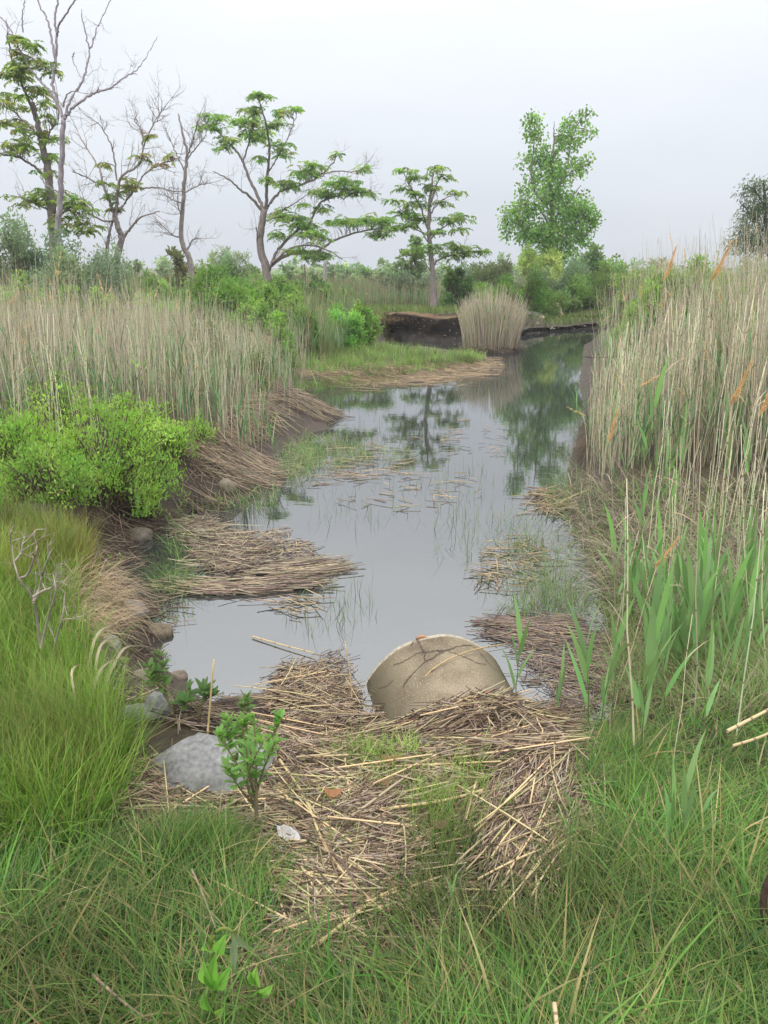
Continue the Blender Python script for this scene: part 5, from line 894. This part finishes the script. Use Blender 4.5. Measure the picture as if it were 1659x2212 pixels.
long_stalk([(640, 1660), (740, 1640), (820, 1560)], .0035, 'thin slanting stalk between the mud and pipe', None, (.42, .33, .2))
ac = Acc(); b_ = G(np.array([762.]), np.array([1530.]))[0]; t_ = at_y(745, 1385, b_[1] + .1); ac.tubes(smooth([b_ - [0, 0, .05], (b_ + t_) / 2 + [.01, 0, 0], t_], 8)[None], np.linspace(.0045, .003, 8)[None], np.array([(.46, .34, .19)]), 6)
tag(build('long_reed_stalk', ac, M_STRAW, None, b_), 'broken stalk standing upright in the water left of the pipe', 'reed stalk')
ac = Acc(); b_ = G(np.array([830 / 1659 * 900.]), np.array([1800.]))[0]; b_ = G(np.array([448.]), np.array([1590.]))[0]; t_ = at_y(462, 1425, b_[1]); ac.tubes(smooth([b_, (b_ + t_) / 2, t_], 6)[None], np.linspace(.004, .003, 6)[None], np.array([(.5, .38, .18)]), 6)
tag(build('long_reed_stalk', ac, M_STRAW, None, b_), 'golden stalk standing among weeds behind the grey boulder', 'reed stalk')

# ------------------------------------------------------------------ small plants and things
def leafy(name, label, px, top, stems, nl, ll, lw, col, spread, cat='plant', bare=.35, bark=(.2, .17, .1)):
    b_ = G(np.array([px[0]]), np.array([px[1]]))[0]; t_ = at_y(top[0], top[1], b_[1] + .02); root = thing(name, label, cat, tuple(b_)); sc = Acc(); lc = Acc(); h = np.linalg.norm(t_ - b_)
    for k in range(stems):
        f0 = 0 if k == 0 else rng.uniform(.25, .6); o_ = b_ + (t_ - b_) * f0; a_ = rng.uniform(0, 6.28); e = t_ if k == 0 else o_ + np.array([math.cos(a_) * spread, math.sin(a_) * spread, h * (1 - f0) * rng.uniform(.55, .95)])
        P = smooth([o_ - [0, 0, .02 * (k == 0)], (o_ + e) / 2 + rng.normal(0, .012, 3), e], 10); sc.tubes(P[None], np.linspace(.007 if k == 0 else .004, .002, 10)[None], np.array([bark]), 5)
        m_ = nl; u = (bare if k == 0 else .25) + (1 - (bare if k == 0 else .25)) * np.sqrt(rng.random(m_)); i = (u * 8.99).astype(int); c = P[i] + (P[np.minimum(i + 1, 9)] - P[i]) * (u * 8.99 - i)[:, None]
        az = np.arange(m_) * 2.4; d_ = nrm(np.stack([np.cos(az), np.sin(az), U(.2, 1.0, m_) + .9 * (u > .85)], -1)); l_ = ll * U(.65, 1.2, m_) ; s = np.array([0, .2, .5, .8, 1.])
        pth = c[:, None] + d_[:, None] * (s[None, :, None] * l_[:, None, None]); pth[:, :, 2] -= .22 * l_[:, None] * s[None] ** 2
        sv = nrm(np.cross(d_, [0, 0, 1.]) + rng.normal(0, .2, (m_, 3)))[:, None]; lc.strips(pth, sv, (lw / 2 * U(.8, 1.2, m_))[:, None] * np.array([[.15, .75, 1, .6, .04]]), jit(col, m_, .12, .05))
    build('stem', sc, M_BARK, root, b_); build('leaves', lc, M_LEAF, root, b_); return root
leafy('leafy_sapling', 'small leafy green sapling rising from the straw in front of the boulder', (553, 1815), (548, 1545), 12, 28, .042, .014, (.18, .34, .085), .10, bare=.32)
leafy('leafy_weed', 'leafy green weed on the left shore behind the boulder', (380, 1560), (350, 1430), 4, 14, .06, .017, (.11, .20, .06), .06, bare=.2)
leafy('leafy_weed', 'dark leafy weed leaning over the stones by the pool', (420, 1560), (440, 1490), 4, 14, .06, .02, (.09, .17, .05), .06, bare=.2)
leafy('leafy_weed', 'low green weed at the edge of the straw right of the boulder', (530, 1580), (525, 1515), 3, 12, .045, .016, (.12, .22, .06), .05, bare=.2)
leafy('leafy_weed', 'tiny green weed in the straw below the boulder', (512, 1760), (510, 1725), 2, 8, .03, .010, (.16, .3, .06), .02, bare=.2)
for i_, (x, y, t_) in enumerate([(250, 1260, 1200), (390, 1130, 1085), (470, 1110, 1060), (265, 1470, 1420), (345, 1440, 1400), (300, 1600, 1540)]):
    leafy('leafy_weed', ['small green weed on the mud below the shrubs', 'small sprig at the mud edge under the shrubs', 'small green sprig where the cut bank meets the water', 'thin green weed between the stones of the left shore', 'small green weed at the pool edge', 'green weed between boulder and grass bank'][i_], (x, y), (x + 4, t_), 3, 9, .038, .011, (.16, .28, .07), .04, bare=.2)
def broad(px, top, lv, label, droop=None):
    b_ = G(np.array([px[0]]), np.array([px[1]]))[0]; t_ = at_y(top[0], top[1], b_[1]); root = thing('broad_leaved_weed', label, 'weed', tuple(b_)); sc = Acc(); lc = Acc()
    P = smooth([b_ - [0, 0, .03], (b_ + t_) / 2, t_], 10); sc.tubes(P[None], np.full((1, 10), .0035), np.array([(.2, .3, .08)]), 6)
    if droop is not None:
        Q = smooth([t_, *[at_y(x, y, b_[1] - .02) for x, y in droop]], 14); sc.tubes(Q[None], np.linspace(.004, .003, 14)[None], np.array([(.24, .3, .08)]), 6)
    for (x0, y0, x1, y1, w_, c) in lv:
        p0 = at_y(x0, y0, b_[1] - .005); p1 = at_y(x1, y1, b_[1] - .05); d_ = p1 - p0; l_ = np.linalg.norm(d_); s = np.linspace(0, 1, 9); nv = nrm(np.cross(nrm(d_), np.array([0, 1., 0])) + [0, .25, .1]); nn = np.cross(nrm(d_), nv)
        pt = p0 + d_ * s[:, None] + nn * (np.sin(s * np.pi) * l_ * .10)[:, None]; ww = w_ * l_ * .62 * (np.sin(np.pi * s ** .9) ** 1.15 + .02)
        for sg in (-1, 1):
            e = pt + sg * nv * ww[:, None] + nn * (ww * .2)[:, None]; v = np.stack([pt, e], 1).reshape(-1, 3); k = np.arange(8)[:, None] * 2; lc.add(v, np.concatenate([k, k + 1, k + 3, k + 2], 1), jit(c, 1, .06, .03)[0])
        lc.tubes((pt + nn * -.0008)[None], np.full((1, 9), .0009), np.array([(.26, .36, .14)]), 4)
    build('stem', sc, M_LEAF, root, b_); build('leaves', lc, M_LEAF, root, b_, smooth=True)
g1 = (.19, .40, .085); g2 = (.23, .46, .10)
broad((463, 2225), (455, 2045), [(462, 2130, 440, 2072, .21, g2), (466, 2135, 500, 2085, .19, g1), (462, 2140, 468, 2055, .17, g1), (464, 2185, 440, 2140, .21, g1), (464, 2190, 485, 2175, .19, g2), (458, 2050, 440, 2040, .26, g2), (470, 2060, 490, 2015, .19, g1), (503, 2012, 545, 2050, .2, (.16, .22, .11)), (505, 2015, 508, 2100, .17, (.17, .22, .12))], 'broad leaved weed with a bent over wilted tip in the bottom left grass', [(458, 2030), (470, 2010), (488, 2005), (505, 2014)])
broad((560, 2215), (557, 2110), [(557, 2120, 540, 2095, .19, g1), (555, 2130, 555, 2085, .2, g2), (557, 2140, 520, 2150, .19, g1), (560, 2145, 592, 2125, .18, g2), (560, 2140, 580, 2150, .19, g1), (556, 2160, 525, 2165, .19, g1)], 'smaller broad leaved weed right of the wilted one')
# bare grey twiggy plant on the left bank
b_ = G(np.array([90.]), np.array([1470.]))[0]; ac = Acc()
for pts in ([(90, 1470), (85, 1380), (70, 1290), (40, 1250), (25, 1180), (22, 1150)], [(72, 1300), (85, 1270), (95, 1230), (110, 1190)], [(40, 1250), (60, 1240), (75, 1200), (80, 1180)], [(88, 1400), (105, 1330), (120, 1280), (115, 1240)], [(70, 1290), (95, 1275), (115, 1265), (125, 1220)], [(120, 1480), (118, 1400), (135, 1330), (140, 1280)], [(30, 1215), (45, 1195), (48, 1175)]):
    Q = smooth([at_y(x, y, b_[1] + rng.uniform(-.05, .05)) for x, y in pts], 14); ac.tubes(Q[None], np.linspace(.006, .0025, 14)[None], np.array([(.30, .26, .22)]), 5)
    twig_set(ac, Q[[5, 8, 11, 13]], nrm(rng.normal(0, .6, (4, 3)) + [0, 0, .5]), U(.05, .12, 4), np.full(4, .002), (.30, .26, .22), 2)
tag(build('bare_twig_plant', ac, M_BARK, None, b_), 'leafless grey twig plant standing on the left grass bank', 'plant')
# curled dry blades over the left bank
for j, (pts, lb) in enumerate([([(170, 1600), (160, 1500), (155, 1450), (175, 1435), (190, 1450)], 'curled dry grass blade hooked over on the left bank'), ([(210, 1520), (260, 1410), (300, 1395), (335, 1400)], 'arching dry grass blade reaching over the stones'), ([(195, 1560), (210, 1460), (250, 1425), (290, 1440)], 'bleached blade bent towards the pool'), ([(200, 1500), (215, 1400), (250, 1380), (285, 1395)], 'pale curled blade high on the left bank'), ([(155, 1545), (190, 1520), (230, 1540)], 'short white dry blade lying on the green grass'), ([(185, 1480), (205, 1380), (240, 1350), (265, 1355)], 'thin tan blade curving above the flat stone')]):
    b_ = G(np.array([float(pts[0][0])]), np.array([float(pts[0][1])]))[0]; Q = smooth([b_] + [at_y(x, y, b_[1] + .03 * i) for i, (x, y) in enumerate(pts[1:], 1)], 16)
    ac = Acc(); sv = nrm(np.cross(np.gradient(Q, axis=0), np.array([.15, .9, .3]))); ac.strips(Q[None], sv[None], (.0055 * np.clip(1.05 - np.linspace(0, 1, 16) ** 2, .05, 1))[None], np.array([(.52, .45, .31)])); tag(build('curled_grass', ac, M_STRAW, None, b_), lb, 'grass blade')
# wooden post, stump, driftwood, shed, litter, hoop
def taper_post(name, label, cat, px0, px1, Y, wpx, col, lean=0., top=.8, K=9):
    p0 = at_y(*px0, Y); p1 = at_y(*px1, Y + lean); ac = Acc(); n = 12; Q = p0 + (p1 - p0) * np.linspace(-.05, 1, n)[:, None]; Q += rng.normal(0, .006, Q.shape); k = Y / FPX
    ac.tubes(Q[None], (wpx * k / 2 * np.linspace(1.15, top, n) * (1 + .06 * rng.normal(0, 1, n)))[None], np.array([col]), K); return tag(build(name, ac, M_WOOD, None, p0), label, cat)
taper_post('wooden_post', 'weathered grey wooden post among bushes right of the spreading tree', 'post', (699, 625), (703, 563), 27, 9, (.30, .28, .27))
taper_post('wooden_post', 'thin dark post behind the bushes left of the weathered post', 'post', (659, 615), (658, 570), 30, 4, (.16, .14, .13))
stm = taper_post('tree_stump', 'pale leaning broken tree stump on the far bank', 'stump', (1216, 692), (1204, 655), 31.3, 12, (.52, .40, .30), top=.55)
b_ = G(np.array([655.]), np.array([735.]))[0]
ac = Acc(); Y_ = 150; a0 = at_y(770, 594, Y_); a1 = at_y(850, 594, Y_); gz = .7
def box(ac, lo, hi, c):
    v = np.array([(x, y, z) for x in (lo[0], hi[0]) for y in (lo[1], hi[1]) for z in (lo[2], hi[2])]); ac.add(v, [(0, 1, 3, 2), (4, 6, 7, 5), (0, 4, 5, 1), (2, 3, 7, 6), (0, 2, 6, 4), (1, 5, 7, 3)], c)
shd = thing('far_building', 'long low white building far off between the distant bushes', 'building', (a0[0], Y_, gz)); box(ac, (a0[0], Y_, gz - .2), (a1[0], Y_ + 8, 1.3), (.62, .64, .68)); build('wall', ac, M_PLAIN, shd, (a0[0], Y_, gz))
ac = Acc(); box(ac, (a0[0] - .3, Y_ - .4, 1.303), (a1[0] + .3, Y_ + 8.4, 1.7), (.36, .38, .42)); build('roof', ac, M_PLAIN, shd, (a0[0], Y_, gz))
# clear plastic scrap
c = G(np.array([622.]), np.array([1832.]))[0] + [0, 0, .05]; u, v_ = np.meshgrid(np.linspace(-1, 1, 14), np.linspace(-1, 1, 10), indexing='ij')
P = np.stack([c[0] + .036 * u - .012 * v_, c[1] - .03 * u * .5 + .03 * v_, c[2] + .012 * np.sin(u * 4 + v_ * 2) * .6 + .016 * (1 - v_ ** 2) + .006 * np.sin(v_ * 7 + u * 3)], -1); ii = np.arange(13)[:, None] * 10 + np.arange(9)
ac = Acc(); ac.add(P, np.stack([ii, ii + 10, ii + 11, ii + 1], -1), (.40, .38, .38)); tag(build('plastic_scrap', ac, M_PLAIN, None, c, smooth=True), 'crumpled pale plastic scrap lying in the straw below the sapling', 'litter')
for x, y, s_, cc, lb in [(845, 1672, .035, (.28, .17, .08), 'curled brown dead leaf lying by the upper grass tuft'), (720, 1745, .03, (.42, .2, .11), 'orange brown dead leaf in the middle of the straw'), (950, 1815, .03, (.2, .13, .08), 'dark brown dead leaf under the central grass tuft'), (830, 1720, .025, (.3, .2, .1), 'small brown dead leaf between the grass tufts')]:
    c = G(np.array([float(x)]), np.array([float(y)]))[0] + [0, 0, .055]; s = np.linspace(-1, 1, 9); ac = Acc(); ac.strips((c + np.stack([s * s_, .3 * s_ * s ** 2, .35 * s_ * s ** 2], -1))[None], np.array([[[0, 1., .25]]]), (s_ * .5 * np.sqrt(np.clip(1 - s ** 2, .01, 1)))[None], np.array([cc])); tag(build('dead_leaf', ac, M_LEAF, None, c), lb, 'leaf')
# dark hoop at the right edge
c = G(np.array([1720.]), np.array([2030.]))[0]; a_ = np.linspace(0, 2 * np.pi, 49); Q = np.stack([c[0] + .10 * np.cos(a_), c[1] + .02 * np.sin(a_), c[2] + .12 + .12 * np.sin(a_)], -1); ac = Acc(); ac.tubes(Q[None], np.full((1, 49), .009), np.array([(.05, .033, .025)]), 8)
tag(build('rusty_hoop', ac, M_ROCK, None, c, smooth=True), 'dark brown curved hoop half out of frame at the right edge', 'hoop')
# branch lying in the right reeds over the water
Q = smooth([at_y(1262, 770, 13), at_y(1300, 772, 13), at_y(1360, 768, 13.1), at_y(1420, 775, 13.2)], 14); ac = Acc(); ac.tubes(Q[None], np.linspace(.012, .02, 14)[None], np.array([(.14, .11, .1)]), 6); twig_set(ac, Q[[1, 3, 5]], nrm(rng.normal(0, .5, (3, 3)) + [-.6, 0, .4]), U(.15, .35, 3), np.full(3, .006), (.2, .16, .14), 2)
tag(build('dead_branch', ac, M_BARK, None, Q[7]), 'dead branch poking out of the right reeds over the water', 'branch')
Q = smooth([at_y(588, 870, 12), at_y(612, 850, 12), at_y(620, 825, 12)], 10); ac = Acc(); ac.tubes(Q[None], np.linspace(.016, .008, 10)[None], np.array([(.4, .36, .32)]), 6); twig_set(ac, Q[[3, 5, 7]], nrm(rng.normal(0, .6, (3, 3)) + [0, 0, .5]), U(.1, .25, 3), np.full(3, .006), (.38, .33, .29), 2)
tag(build('driftwood', ac, M_BARK, None, Q[0]), 'bleached driftwood branch at the edge of the left reeds', 'driftwood')

# ------------------------------------------------------------------ the damp air
m, t, o = mat('damp_air'); pv_ = nd(t, 'ShaderNodeVolumePrincipled'); pv_.inputs['Color'].default_value = (.93, .95, 1, 1); pv_.inputs['Density'].default_value = .0012; pv_.inputs['Anisotropy'].default_value = .2
t.links.new(pv_.outputs[0], o.inputs['Volume'])
ac = Acc(); box(ac, (-250, -70, -1.6), (250, 380, 15.5), (1, 1, 1)); hz_ = build('haze', ac, m); tag(hz_, 'thin damp haze over the marsh', kind='stuff')
